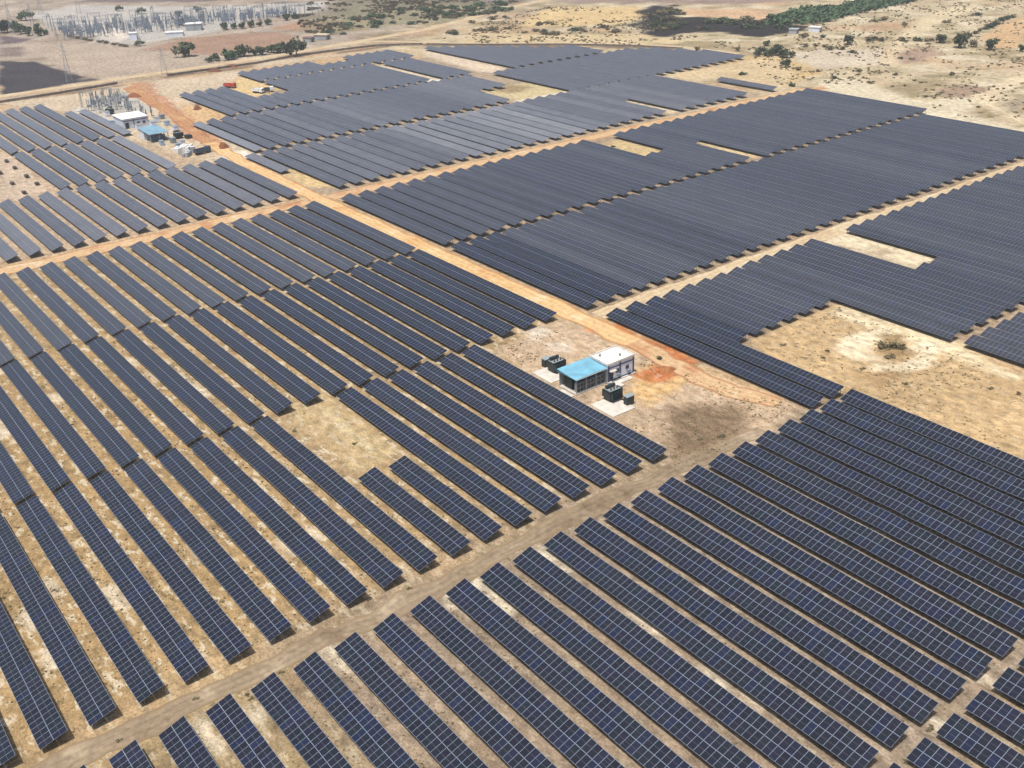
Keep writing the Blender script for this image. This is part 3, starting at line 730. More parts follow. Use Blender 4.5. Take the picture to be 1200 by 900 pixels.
def pad(loc, sx, sy, label, h=0.22):
    m = MB(); c = 0.06
    m.box(-sx / 2, sx / 2, -sy / 2, sy / 2, 0, h - 0.04); m.box(-sx / 2 + c, sx / 2 - c, -sy / 2 + c, sy / 2 - c, h - 0.04, h)
    o = m.build('concrete_pad', M_CONC, None, loc); return tag(o, label, 'concrete pad')
pad((-164.6, 111.8, 0), 7.0, 6.6, 'pale concrete pad left of the blue-roofed shed')
pad((-144.0, 111.6, 0), 7.2, 6.6, 'pale concrete pad in front of the white inverter building')
transformer((-165.2, 113.4, 0.22), R(90), 'dark transformer with fins on the pad left of the blue-roofed shed')
transformer((-146.4, 113.6, 0.22), R(90), 'dark transformer with fins on the pad in front of the inverter building')
t2 = thing('switchgear_cabinet', 'dark switchgear cabinet on the pad left of the blue-roofed shed', 'cabinet', (-168.6, 113.6, 0.0))
m = MB(); m.box(-.7, .7, -1.2, 1.2, 0.25, 2.1); m.build('body', M_TRF, t2)
m = MB(); m.box(-.78, .78, -1.28, 1.28, 2.1, 2.2); m.build('lid', M_TRTOP, t2)
m = MB(); m.box(-.6, .6, -1.1, 1.1, 0.0, 0.25); m.build('skid', M_CONC, t2)
t2 = thing('switchgear_cabinet', 'dark switchgear cabinet beside the transformer in front of the inverter building', 'cabinet', (-142.6, 114.9, 0.22))
m = MB(); m.box(-.6, .6, -1.0, 1.0, 0.12, 1.9); m.build('body', M_TRF, t2)
m = MB(); m.box(-.68, .68, -1.08, 1.08, 1.9, 2.0); m.build('lid', M_TRTOP, t2)
m = MB(); m.box(-.5, .5, -.9, .9, 0.0, 0.12); m.build('skid', M_GALV, t2)

# substation hall and blue-roofed hut by the head of the main road
hb = thing('substation_hall', 'white substation hall with a flat white roof beside the small switchyard', 'building', (-491.2, 129.2, 0))
m = MB(); m.box(-6.4, 6.8, -5.8, 5.9, 0, 4.2); m.build('wall', M_WHITE, hb)
m = MB(); m.box(-6.7, 7.1, -6.1, 6.2, 4.2, 4.55); m.build('roof', plain('white_roof', (0.62, 0.62, 0.61), 0.7, 0, 0.08), hb)
m = MB(); m.box(6.803, 6.9, -5.8, 5.9, 3.3, 3.6); m.box(6.803, 6.9, -1.0, -0.6, 0, 4.19); m.build('trim', M_NAVY, hb)
d = MB(); d.box(6.803, 6.9, -4.9, -3.2, 0, 2.7); d.build('door', M_DARK, hb)
for y in (0.6, 3.2):
    w = MB(); w.box(6.803, 6.88, y, y + 1.3, 1.4, 2.6); wo_ = w.build('window', M_GREY, hb)
    g = MB(); g.box(6.882, 6.9, y + .12, y + 1.18, 1.52, 2.48); g.build('pane', M_GLASSY, wo_)
hb = thing('inverter_hut', 'pale hut with a blue sheet roof beside the white-roofed substation hall', 'building', (-456.5, 127.2, 0))
m = MB(); m.box(-7.0, -1.0, -4, 4, 0.0, 3.9); m.build('wall', M_WHITE, hb)
m = MB(); m.quad([(-7.4, -4.4, 4.35), (7.4, -4.4, 3.75), (7.4, 4.4, 3.75), (-7.4, 4.4, 4.35)]); m.quad([(-7.4, 4.4, 4.25), (7.4, 4.4, 3.65), (7.4, -4.4, 3.65), (-7.4, -4.4, 4.25)])
m.quad([(-7.4, -4.4, 4.25), (7.4, -4.4, 3.65), (7.4, -4.4, 3.75), (-7.4, -4.4, 4.35)]); m.quad([(7.4, -4.4, 3.65), (7.4, 4.4, 3.65), (7.4, 4.4, 3.75), (7.4, -4.4, 3.75)])
m.build('roof', plain('blue_roof', (0.16, 0.28, 0.36), 0.5, 0, 0.2, .3), hb)
for x in (2.0, 6.8):
    for y in (-3.9, 0, 3.9):
        c = MB(); c.box(x - .1, x + .1, y - .1, y + .1, 0, 3.66); c.build('shed_post', M_GREY, hb)
for k in range(6):
    c = MB(); c.box(3.4, 4.6, -3.4 + k * 1.15, -2.4 + k * 1.15, 0, 2.3); c.build('inverter_cabinet', plain('blue_grey', (0.10, 0.16, 0.22), .5), hb)
transformer((-449.6, 135.3, 0.0), R(90), 'dark transformer behind the blue-roofed hut')
transformer((-523.0, 130.0, 0.0), R(0), 'dark blue-grey transformer in the small switchyard by the white substation hall')

# ------------------------------------------------------------------ steelwork: gantries, pylons
M_LATT = plain('grey_lattice', (0.24, 0.28, 0.33), 0.6, 0.2, 0.1)
M_INS = plain('insulator', (0.10, 0.06, 0.05), 0.4)
def lattice(m, a, b_, w0, w1, seg, r=0.05):
    a = Vector(a); b_ = Vector(b_); d = (b_ - a).normalized(); x = d.orthogonal().normalized(); y = d.cross(x)
    cs = [x + y, x - y, -x - y, -x + y]
    P_ = [[a + (b_ - a) * (k / seg) + c * ((w0 + (w1 - w0) * k / seg) / 2) for c in cs] for k in range(seg + 1)]
    for k in range(seg):
        for c in range(4):
            m.tube(P_[k][c], P_[k + 1][c], r, k=4)
            m.tube(P_[k][c], P_[k + 1][(c + 1) % 4], r * 0.6, k=4)
def gantry_parts(root, w, h):
    for s in (-1, 1):
        m = MB(); lattice(m, (s * w / 2, 0, 0), (s * w / 2, 0, h), 0.9, 0.5, 5, 0.07); m.tube((s * w / 2, 0, h), (s * w / 2, 0, h + 2.5), 0.06, 0.02, 4); m.build('column', M_LATT, root)
    m = MB(); lattice(m, (-w / 2, 0, h), (w / 2, 0, h), 0.7, 0.7, 6, 0.06); m.build('beam', M_LATT, root)
    for k in range(3):
        m = MB(); x = (k - 1) * w * 0.28; m.tube((x, 0, h - 0.4), (x, 0, h - 1.9), 0.13, k=6); m.build('insulator', M_INS, root)
GL = 'grey lattice gantry in the distant switchyard at the top left'
g0 = thing('gantry', GL, 'gantry', (0, 0, 0), 0, 'gantries of the distant switchyard'); gantry_parts(g0, 13, 12); gp = kids(g0)
spots = []
for row_k in range(8):
    for c in range(13):
        u = c / 12; v = row_k / 7
        x_, y_ = 60 + 290 * u + 22 * v, 30 - 22 * u * 0.6 + 18 * v * (1 - 0.75 * u)
        if c > 6 and row_k > 4: continue
        spots.append((x_ + random.uniform(-5, 5), y_ + random.uniform(-1.2, 1.2)))
for k, (x_, y_) in enumerate(spots):
    X, Y = at(x_, y_)
    rz = R(random.choice((62, 62, 62, 152)) + random.uniform(-2, 2)); sc = random.uniform(0.45, 0.85)
    if k == 0: g0.location = (X, Y, 0); g0.rotation_euler = (0, 0, rz); g0.scale = (sc,) * 3
    else: copy_tree(g0, gp, (X, Y, 0), rz, GL, sc)
GL2 = 'thin grey gantry in the small switchyard beside the white substation hall'
g1 = thing('gantry', GL2, 'gantry', (0, 0, 0), 0, 'gantries of the small switchyard'); gantry_parts(g1, 6, 7.5); gp1 = kids(g1)
for k, (x_, y_) in enumerate(((104, 126), (109, 121), (116, 124), (122, 121), (130, 124), (138, 127), (144, 129), (112, 129), (119, 131), (151, 130), (127, 117), (136, 119), (160, 131), (168, 136))):
    X, Y = at(x_, y_)
    if k == 0: g1.location = (X, Y, 0); g1.rotation_euler = (0, 0, R(60))
    else: copy_tree(g1, gp1, (X, Y, 0), R(random.choice((60, 150))), GL2, random.uniform(0.6, 1.0))
# busbar equipment of the far yard: breakers and breather posts
EL = 'small blue-grey switchgear post in the distant switchyard at the top left'
e0 = thing('switchgear_post', EL, 'switchgear', (0, 0, 0), 0, 'switchgear posts of the distant switchyard')
m = MB(); m.box(-.9, .9, -.4, .4, 1.6, 2.6); m.box(-.7, -.5, -.1, .1, 0, 1.6); m.box(.5, .7, -.1, .1, 0, 1.6); m.build('support', plain('switchgear_blue', (0.16, 0.20, 0.27), .5, 0, .1), e0)
for s in (-1, 0, 1):
    m = MB(); m.tube((s * .8, 0, 2.6), (s * .8, 0, 4.6), 0.2, 0.14, 6); m.build('insulator', M_LATT, e0)
ep = kids(e0); nE = 0
for k in range(190):
    u = random.random(); v = random.random() ** 0.8
    x_, y_ = 62 + 270 * u + 20 * v, 32 - 14 * u + 15 * v * (1 - 0.85 * u)
    X, Y = at(x_, y_)
    if nE == 0: e0.location = (X, Y, 0); e0.scale = (1.4,) * 3
    else: copy_tree(e0, ep, (X, Y, 0), R(random.choice((62, 152))), EL, random.uniform(1.1, 1.7))
    nE += 1
EL2 = 'small grey switchgear post in the small switchyard by the white substation hall'
ep2 = None
for k, (x_, y_) in enumerate(((106, 130), (112, 125), (117, 128), (121, 125), (126, 128), (131, 126), (108, 123), (114, 119), (125, 120), (133, 121), (141, 125), (147, 127), (153, 131), (160, 135), (166, 133), (172, 138), (178, 136), (139, 116), (130, 114), (145, 119))):
    X, Y = at(x_, y_); o = copy_tree(e0, ep, (X, Y, 0), R(random.choice((62, 152))), EL2, random.uniform(0.7, 1.15)); o['group'] = 'switchgear posts of the small switchyard'
def cabinet(px_, py_, sx, sy, h, rz, mat, label):
    X, Y = at(px_, py_); t = thing('equipment_cabinet', label, 'cabinet', (X, Y, 0), R(rz))
    m = MB(); m.box(-sx / 2, sx / 2, -sy / 2, sy / 2, 0.2, h); m.build('body', mat, t)
    m = MB(); m.box(-sx / 2 - .08, sx / 2 + .08, -sy / 2 - .08, sy / 2 + .08, h, h + .1); m.build('lid', M_CAB, t)
    m = MB(); m.box(-sx / 2 + .1, sx / 2 - .1, -sy / 2 + .1, sy / 2 - .1, 0, 0.19); m.build('plinth', M_CONC, t)
M_LBLUE = plain('light_blue_paint', (0.30, 0.45, 0.58), .5)
for x_, y_, sx, sy, h, mt, lb in ((184, 143, 3, 2, 2.2, M_WHITE, 'white cabinet behind the white substation hall, nearest the red road'), (196, 147, 2.5, 2, 2, M_LBLUE, 'light blue cabinet right of the blue-roofed hut'),
        (203, 167, 3, 2, 2.1, M_CAB, 'grey cabinet in front of the dark transformer by the hut'), (163, 152, 3, 2.4, 2.4, M_WHITE, 'white cabinet between the substation hall and the blue-roofed hut'),
        (214, 170, 2.4, 2, 2, M_WHITE, 'small white cabinet between the hut and the white bales'), (190, 170, 2.4, 1.6, 1.9, M_LBLUE, 'light blue cabinet in front of the blue-roofed hut')):
    cabinet(x_, y_, sx, sy, h, 0, mt, lb)
for x_, y_, sx, sy, h, mt, lb in ((131, 147, 2.6, 2, 2.1, M_LBLUE, 'light blue cabinet at the near left corner of the substation hall'), (126, 136, 3, 2, 2.2, M_WHITE, 'white cabinet between the small switchyard and the hall'),
        (180, 149, 3.4, 2.4, 2.6, M_WHITE, 'tall white cabinet left of the light blue cabinet by the hut'), (206, 154, 3.2, 2.4, 2.4, M_WHITE, 'white cabinet behind the dark transformer by the hut'),
        (209, 173, 2.2, 1.8, 1.8, M_LBLUE, 'light blue cabinet left of the small white cabinet near the bales'), (190, 139, 2.6, 2, 2.0, M_CAB, 'grey cabinet beside the gate road behind the hall'),
        (172, 146, 2.4, 2, 2.1, M_LBLUE, 'light blue cabinet against the right end of the substation hall')):
    cabinet(x_, y_, sx, sy, h, 0, mt, lb)
def pylon(px_, py_, h, label):
    X, Y = at(px_, py_); t = thing('pylon', label, 'pylon', (X, Y, 0), R(25))
    m = MB(); lattice(m, (0, 0, 0), (0, 0, h * 0.72), 3.4, 1.1, 9, 0.07); lattice(m, (0, 0, h * .72), (0, 0, h), 1.1, 0.3, 4, 0.06); m.build('tower', M_LATT, t)
    for k in range(3):
        z = h * (0.70 + 0.11 * k); a = 3.6 - 0.7 * k
        m = MB(); m.tube((-a, 0, z), (0, 0, z + .7), 0.07, k=4); m.tube((a, 0, z), (0, 0, z + .7), 0.07, k=4); m.tube((-a, 0, z), (a, 0, z), 0.07, k=4)
        m.build('crossarm', M_LATT, t)
    return t
pylon(82, 97, 21, 'tall grey lattice pylon beside the dark ploughed field')
pylon(193, 87, 15, 'short faint lattice pylon beside the perimeter road, left of the big hedge')
pylon(15, 40, 23, 'grey lattice pylon among the trees at the left edge')
pylon(41, 41, 22, 'grey lattice pylon right of the trees in the far left corner')
pylon(48, 17, 18, 'faint distant pylon left of the distant switchyard')
pylon(93, 16, 24, 'tall faint pylon standing in the left part of the distant switchyard')
pylon(160, 44, 16, 'short pale pylon at the near edge of the distant switchyard')

def wall_run(name, label, pts, h, t, mat):
    w_ = thing(name, label, 'wall', (*at(*pts[0]), 0)); o0 = np.array(at(*pts[0])); m = MB(); c = MB()
    q = [np.array(at(*p)) - o0 for p in pts]
    for a, b_ in zip(q[:-1], q[1:]):
        d = (b_ - a) / np.hypot(*(b_ - a)); nr = np.array((-d[1], d[0])) * t / 2
        m.prism([tuple(a - nr), tuple(b_ - nr), tuple(b_ + nr), tuple(a + nr)], -0.1, h)
        nr = nr * 1.5; c.prism([tuple(a - nr), tuple(b_ - nr), tuple(b_ + nr), tuple(a + nr)], h, h + 0.12)
    m.build('masonry', mat, w_); c.build('coping', mat, w_); return w_
M_WALLB = plain('boundary_masonry', (0.22, 0.18, 0.145), .9, 0, .3, .4)
wall_run('boundary_wall', 'low brown boundary wall above the farthest solar rows', [(500, 53), (540, 53.6), (600, 53.6), (660, 53.4), (705, 54.2), (750, 55.4), (800, 58.2)], 1.2, 0.5, M_WALLB)
wall_run('boundary_wall', 'brown boundary wall along the near side of the perimeter road', [(-20, 124), (70, 110), (138, 98.5)], 1.2, 0.5, M_WALLB)
wall_run('boundary_wall', 'brown boundary wall below the hedge trees of the perimeter road', [(196, 89.5), (300, 75), (345, 66.5), (398, 59.5), (440, 54.5), (495, 52.6)], 1.2, 0.5, M_WALLB)

# small white buildings of the far yard and the clearing
def hut(px_, py_, sx, sy, h, rz, label, wallm, roofm, cat='hut'):
    X, Y = at(px_, py_); t = thing('hut', label, cat, (X, Y, 0), R(rz))
    m = MB(); m.box(-sx / 2, sx / 2, -sy / 2, sy / 2, 0, h); m.build('wall', wallm, t)
    m = MB(); m.box(-sx / 2 - .3, sx / 2 + .3, -sy / 2 - .3, sy / 2 + .3, h, h + .3); m.build('roof', roofm, t)
    m = MB(); m.box(sx / 2 + .003, sx / 2 + .06, -.6, .6, 0, 2.1); m.build('door', M_DARK, t)
    m = MB(); m.box(sx / 2 + .003, sx / 2 + .06, sy / 4, sy / 4 + 1.2, 1.2, 2.2); m.build('window', M_GLASSY, t)
    return t
M_RW = plain('pale_roof', (0.6, 0.6, 0.6), 0.6, 0, .05)
hut(228, 35, 11, 9, 4.5, 62, 'grey hut with a white flat roof right of the distant switchyard', M_GREY, M_RW)
hut(157, 46, 5, 5, 4.2, 62, 'small white cabin at the near edge of the distant switchyard', M_WHITE, M_RW)
hut(205, 42, 12, 6, 2.6, 62, 'long low pale shed on the white gravel near the grey hut', M_WHITE, M_RW)
hut(955, 37, 7, 5, 2.8, 20, 'small pale farm hut below the green plantation', M_WHITE, M_RW)
hut(930, 39, 5, 5, 2.6, 20, 'tiny dark-walled hut at the end of the burnt field', M_GREY, M_GREY)
hut(378, 46, 9, 6, 3.0, 30, 'low farm shed with straw roof beside the perimeter road', M_GREY, plain('straw_roof', (0.42, 0.35, 0.24), .9))
hut(362, 49, 6, 5, 2.8, 30, 'small dark farm hut beside the perimeter road, next to the tall tree', M_GREY, plain('brown_roof', (0.16, 0.10, 0.07), .9))

# ------------------------------------------------------------------ vehicles and stores on the site
M_TYRE = plain('tyre', (0.02, 0.02, 0.02), .9)
def truck(px_, py_, rz, body, cabm, label):
    X, Y = at(px_, py_); t = thing('truck', label, 'truck', (X, Y, 0), R(rz))
    m = MB(); m.box(-3.6, 1.4, -1.15, 1.15, 1.0, 1.2)
    for a in ((-3.6, 1.4, -1.15, -1.07), (-3.6, 1.4, 1.07, 1.15), (-3.6, -3.5, -1.07, 1.07), (1.3, 1.4, -1.07, 1.07)): m.box(*a, 1.2, 2.3)
    m.build('load_bed', body, t)
    m = MB(); m.prism([(1.6, -1.1), (3.3, -1.1), (3.5, -0.8), (3.5, 0.8), (3.3, 1.1), (1.6, 1.1)], 0.7, 2.7); cb = m.build('cab', cabm, t)
    m = MB(); m.box(3.503, 3.53, -0.75, 0.75, 1.7, 2.4); m.build('windscreen', M_GLASSY, cb)
    m = MB(); m.box(-3.4, 3.2, -.45, .45, .55, .98); m.build('chassis', M_TRF, t)
    for x in (-2.6, -1.3, 2.5):
        for s in (-1, 1):
            w = MB(); w.tube((x, s * .82, .5), (x, s * 1.12, .5), .5, k=12); w.build('wheel', M_TYRE, t)
    return t
M_REDP = plain('red_paint', (0.42, 0.05, 0.04), .45); M_WHP = plain('white_paint', (0.72, 0.72, 0.72), .4); M_BLP = plain('dark_blue_paint', (0.05, 0.07, 0.12), .45)
truck(270, 103, 30, M_REDP, M_REDP, 'red tipper truck at the edge of the far clearing')
truck(303, 109, 20, M_WHP, M_WHP, 'white truck parked in the yellow far clearing')
truck(313, 108, 70, M_BLP, M_WHP, 'dark-bodied truck with white cab in the yellow far clearing')
truck(238, 180, 100, M_BLP, M_BLP, 'dark truck beside the white material stack near the main road')
def crate_stack(px_, py_, sx, sy, sz, rz, mat, label, name='material_stack', cat='material stack'):
    X, Y = at(px_, py_); t = thing(name, label, cat, (X, Y, 0), R(rz))
    m = MB(); k = max(1, int(sx / 1.3))
    for a in range(k):
        for b_ in range(max(1, int(sy / 1.3))):
            h = sz * random.uniform(.7, 1.0); q = random.uniform(-.06, .06)
            m.box(-sx / 2 + a * 1.3 + q, -sx / 2 + a * 1.3 + 1.2 + q, -sy / 2 + b_ * 1.3, -sy / 2 + b_ * 1.3 + 1.2, 0.15, h)
    m.build('wrapped_bales', mat, t)
    m = MB(); m.box(-sx / 2 + .05, sx / 2 - .2, -sy / 2 + .05, sy / 2 - .2, 0.0, 0.14); m.build('pallet', plain('pallet_wood', (.22, .15, .09), .9), t)
    return t
crate_stack(212, 179, 5, 4, 2.6, 10, M_WHP, 'white wrapped material stack, left one, between the hut and main road')
crate_stack(223, 178, 6, 5, 3.2, 20, M_WHP, 'tall white wrapped material stack beside the dark truck')
crate_stack(220, 183, 3, 4, 2.0, 40, M_GREY, 'grey low material stack in front of the tall white stack')
crate_stack(222, 162, 3, 3, 1.8, 10, M_TRF, 'dark crate pile behind the blue-roofed hut')
for k, (x_, y_) in enumerate(((9.3, 190), (19, 198), (2, 204), (33, 208), (16, 216), (45, 216.5), (30, 227))):
    t = crate_stack(x_, y_, 2.6, 2.0, 1.3, 0, plain('dark_crate', (.06, .055, .05), .8), 'dark module pallet standing on the bare sand patch at the left edge', 'module_pallet', 'pallet')
    t['group'] = 'module pallets on the bare patch'

def mound(px_, py_, r, h, col, label):
    X, Y = at(px_, py_); m = MB(); k, rings = 14, 4; V = []
    for q in range(rings + 1):
        for a in range(k):
            t = 2 * math.pi * a / k; rr = r * (1 - q / rings) * (1 + .22 * math.sin(3 * t + px_) + random.uniform(-.1, .1)) if q < rings else 0.02
            V.append((rr * math.cos(t), rr * math.sin(t) * .8, h * (1 - (1 - q / rings) ** 2) * (1 if q == 0 or q == rings else random.uniform(.85, 1.1)) - 0.02))
    m.v = V
    for q in range(rings):
        for a in range(k):
            b_ = (a + 1) % k; m.f.append((q * k + a, q * k + b_, (q + 1) * k + b_, (q + 1) * k + a)); m.m.append(0)
    o = m.build('soil_heap', plain('heap_soil', col, .95, 0, .25, 1.2, .1, .2), None, (X, Y, 0))
    for p in o.data.polygons: p.use_smooth = True
    return tag(o, label, 'soil heap')
mound(231, 128, 2.4, 2.2, alb(142, 94, 66), 'red-brown soil heap in the open ground above the main road')
mound(262, 173, 2.6, 2.4, alb(148, 98, 68), 'red-brown soil heap at the edge of the main road')
mound(157, 113, 4.5, 1.8, alb(150, 96, 66), 'brown soil heap beside the red head of the main road')
mound(783, 433, 2.2, 0.5, alb(172, 116, 76), 'orange soil heap at the end of the orange road')
mound(252, 83, 5.0, 1.6, alb(120, 84, 62), 'dark brown soil heap below the perimeter road')
mound(272, 78, 5.0, 1.4, alb(140, 96, 66), 'brown spoil heap below the perimeter road, right of the dark heap')

# ------------------------------------------------------------------ vegetation
L_DARK = leaf_material('dark_leaves', (0.028, 0.044, 0.022), (0.085, 0.110, 0.055))
L_DRY = leaf_material('dry_leaves', (0.07, 0.06, 0.034), (0.18, 0.15, 0.085))
L_LUSH = leaf_material('lush_leaves', (0.028, 0.055, 0.026), (0.075, 0.125, 0.058))
M_BARK = plain('bark', (0.09, 0.065, 0.045), .95)
def crown_mesh(name, mat, seed, n, leaf, wide=1.0, base=0.05):
    """leaf clumps through the volume of several lobes; about 2 x wide across and 1.6 high"""
    rg = random.Random(seed); m = MB()
    lobes = [(rg.uniform(-.55, .55) * wide, rg.uniform(-.55, .55) * wide, base + rg.uniform(.3, .95), rg.uniform(.32, .55)) for _ in range(8)]
    for k in range(n):
        x, y, z, r_ = lobes[k % 8]
        d = Vector((rg.gauss(0, 1), rg.gauss(0, 1), rg.gauss(0, 1))).normalized() * r_ * rg.random() ** 0.4
        c = Vector((x + d.x * wide, y + d.y * wide, max(0.05, z + d.z * .8)))
        a = Vector((rg.gauss(0, 1), rg.gauss(0, 1), rg.gauss(0, .6))).normalized(); b_ = a.orthogonal().normalized(); b_.rotate(Matrix.Rotation(rg.uniform(0, 6.28), 3, a))
        s = leaf * rg.uniform(.6, 1.5)
        m.quad([c - a * s - b_ * s * .5, c + a * s * .2 - b_ * s * .8, c + a * s + b_ * s * .3, c - a * s * .1 + b_ * s * .8])
    return m.mesh(name, mat)
def trunk_mesh(seed):
    rg = random.Random(seed); m = MB(); m.tube((0, 0, -.05), (.03, .02, .55), .07, .045, 7)
    for k in range(5):
        a = k * 1.3 + rg.random(); m.tube((.03, .02, .4 + .03 * k), (.45 * math.cos(a), .45 * math.sin(a), .85 + .1 * rg.random()), .03, .01, 5)
    return m.mesh('trunk', M_BARK)
TR = {'dark': [crown_mesh('crown', L_DARK, s, 420, .11, 1.0) for s in (1, 2, 3)], 'dry': [crown_mesh('crown', L_DRY, s, 300, .11, 1.0) for s in (4, 5)],
      'lush': [crown_mesh('crown', L_LUSH, s, 420, .11, 1.0) for s in (6, 7)]}
TRUNK = [trunk_mesh(k) for k in range(3)]
SH = {'dark': [crown_mesh('shrub', L_DARK, s, 260, .14, 1.25, -0.15) for s in (11, 12, 13)], 'dry': [crown_mesh('shrub', L_DRY, s, 200, .14, 1.25, -0.2) for s in (14, 15)],
      'lush': [crown_mesh('shrub', L_LUSH, s, 260, .14, 1.25, -0.15) for s in (16, 17)]}
def tree(px_, py_, wpx, kind, label, group=None, tall=1.0):
    X, Y = at(px_, py_); d = math.dist((X, Y, 0), CAM); r_ = wpx * d / F / 1.7
    t = thing('tree', label, 'tree', (X, Y, 0), random.uniform(0, 6.28), group); t.scale = (r_, r_, r_ * tall)
    put('trunk', random.choice(TRUNK), t); put('crown', random.choice(TR[kind]), t); return t
def shrub(px_, py_, wpx, kind, label, group=None, tall=0.9):
    X, Y = at(px_, py_); d = math.dist((X, Y, 0), CAM); r_ = wpx * d / F / 2.1
    o = put('shrub', random.choice(SH[kind]), None, (X, Y, 0)); o.rotation_euler = (0, 0, random.uniform(0, 6.28)); o.scale = (r_, r_, r_ * tall)
    return tag(o, label, 'shrub', group)

tree(217, 67, 22, 'dark', 'broad dark green tree standing alone in the field left of the hedge', tall=.9)
tree(348, 66, 20, 'dark', 'tall dark tree at the right end of the hedge by the perimeter road', tall=1.4)
tree(920, 79, 11, 'dark', 'round dark tree nearest the far right end of the solar rows', tall=1.1)
tree(1123, 56, 15, 'dark', 'tallest dark green tree in the scrub at the top right', tall=1.3)
tree(1131, 47, 7, 'dry', 'slim brownish tree behind the tallest dark tree at the top right', tall=1.6)
tree(1102, 50, 13, 'dark', 'round green tree left of the tallest tree at the top right', tall=.9)
tree(1158, 58, 15, 'dark', 'round dark green tree at the near corner of the tan field')
tree(1141, 55, 10, 'dry', 'olive tree between the tallest tree and the round corner tree', tall=.9)
tree(1198, 60, 9, 'dark', 'dark tree cut by the right edge below the tan field')
tree(993, 52, 12, 'dark', 'dark green tree below the plantation, left of the pale track', tall=1.1)
tree(817, 61, 7, 'dry', 'brown-green tree standing at the top edge of the far solar rows', tall=1.1)
tree(865, 60, 7, 'dry', 'small brown tree right of the far solar rows')
tree(164, 54, 9, 'dark', 'small dark tree in front of the small white cabin')
tree(31, 24, 14, 'dark', 'dark round tree above the tree clump in the far left corner')
for x_, y_, w_ in ((253, 71, 12), (268, 70, 17), (277, 67, 11), (287, 66, 18), (298, 65, 10), (308, 64, 14), (318, 62, 13), (328, 62, 16), (338, 61, 13), (245, 73, 8)):
    tree(x_, y_, w_, random.choice(('dark', 'dark', 'lush')), 'dark green tree in the hedge along the perimeter road', 'hedge trees along the perimeter road', .9)
for x_, y_, w_ in ((2, 39, 14), (9, 38, 13), (17, 38, 13), (25, 40, 12), (35, 42, 10), (46, 42, 10), (44, 34, 7), (53, 41, 7)):
    tree(x_, y_, w_, random.choice(('dark', 'lush')), 'blue-green tree of the clump at the left edge below the switchyard', 'trees of the clump at the left edge', 1.2)
for x_, y_, w_ in ((265, 35, 10), (275, 34, 8), (283, 34, 9), (295, 32, 9), (304, 31, 7), (315, 29, 9), (337, 24, 9), (346, 22, 8), (212, 30, 9), (210, 20, 8), (166, 16, 9), (140, 13, 8), (232, 14, 8)):
    tree(x_, y_, w_, 'dark', 'small dark tree at the right side of the distant switchyard', 'trees around the distant switchyard', 1.0)
for x_, y_ in ((84, 43), (92, 45), (100, 47), (106, 48), (116, 50), (124, 51), (133, 53), (142, 54), (148, 55)):
    shrub(x_, y_, 8, 'dry', 'low brownish shrub on the near edge of the distant switchyard', 'shrubs edging the distant switchyard', .7)
for k in range(62):
    x_ = random.uniform(385, 600); y_ = 41 - (x_ - 400) * 0.145 - random.random() ** 1.3 * 24 * (1 - (x_ - 385) / 320)
    if y_ < -2: continue
    shrub(x_, y_, random.uniform(7, 15), random.choice(('dark', 'dark', 'lush', 'dry')), 'green scrub bush in the field beyond the perimeter road', 'scrub beyond the perimeter road', .6)
for k in range(30):
    x_, y_ = random.choice(((562, 26), (566, 35), (605, 35), (620, 38), (632, 38), (645, 39), (658, 39), (678, 36), (700, 35), (707, 34), (715, 36), (737, 33), (540, 42), (586, 22), (640, 30)))
    shrub(x_ + random.uniform(-10, 10), y_ + random.uniform(-3, 2.5), random.uniform(7, 14), random.choice(('dark', 'dry', 'dry')), 'dry green shrub in the straw field above the farthest rows', 'shrubs in the straw field', .6)
for k in range(22):
    x_ = random.uniform(755, 935); y_ = np.interp(x_, [755, 800, 935], [24, 30, 35]) + random.uniform(-10, 5)
    shrub(x_, y_, random.uniform(8, 16), random.choice(('dark', 'dark', 'dry')), 'dark charred shrub on the burnt black field', 'shrubs on the burnt field', .7)
for x_, y_, w_ in ((892, 64, 12), (900, 66, 10), (907, 65, 13), (915, 67, 12), (922, 68, 12), (898, 54, 8), (887, 66, 8), (928, 66, 8), (912, 60, 10)):
    tree(x_, y_, w_, 'dark', 'grey-green tree of the small grove right of the farthest rows', 'trees of the small grove', 1.0)
for x_, y_, w_ in ((942, 55, 10), (957, 54, 9), (967, 55, 8), (965, 44, 8), (940, 43, 12), (978, 92, 8), (928, 101, 9), (936, 82, 9), (870, 88, 9), (1020, 47, 13), (1033, 48, 10), (1035, 24, 10),
                   (1025, 26, 9), (1115, 88, 9), (1083, 114, 6), (1094, 115, 5), (1019, 98, 8), (1045, 102, 5), (1060, 101, 5), (1005, 84, 9), (1048, 88, 7), (1132, 101, 4), (1137, 119, 4), (1147, 126, 5),
                   (1000, 62, 8), (985, 58, 10), (970, 58, 12), (1060, 48, 12), (1075, 48, 11), (1088, 48, 10), (1110, 27, 9), (1060, 30, 9), (1145, 18, 9), (960, 84, 7), (1068, 70, 6), (1055, 69, 6)):
    shrub(x_, y_, w_, random.choice(('dark', 'dry', 'dry')), 'low shrub in the dry scrub land right of the farm', 'shrubs of the dry scrub land', .75)
for k in range(16):
    t = k / 15; x_ = 1132 + 52 * t; y_ = 45 - 24 * t
    shrub(x_ + random.uniform(-2, 2), y_ + random.uniform(-1.5, 1.5), random.uniform(6, 10), random.choice(('dark', 'dry')), 'dark shrub in the strip along the tan field', 'shrubs along the tan field', .9)
for k in range(26):
    shrub(random.uniform(760, 806), random.uniform(14, 36), random.uniform(8, 14), random.choice(('dark', 'dark', 'dry')), 'dark bush in the thicket at the left end of the burnt field', 'thicket by the burnt field', .8)
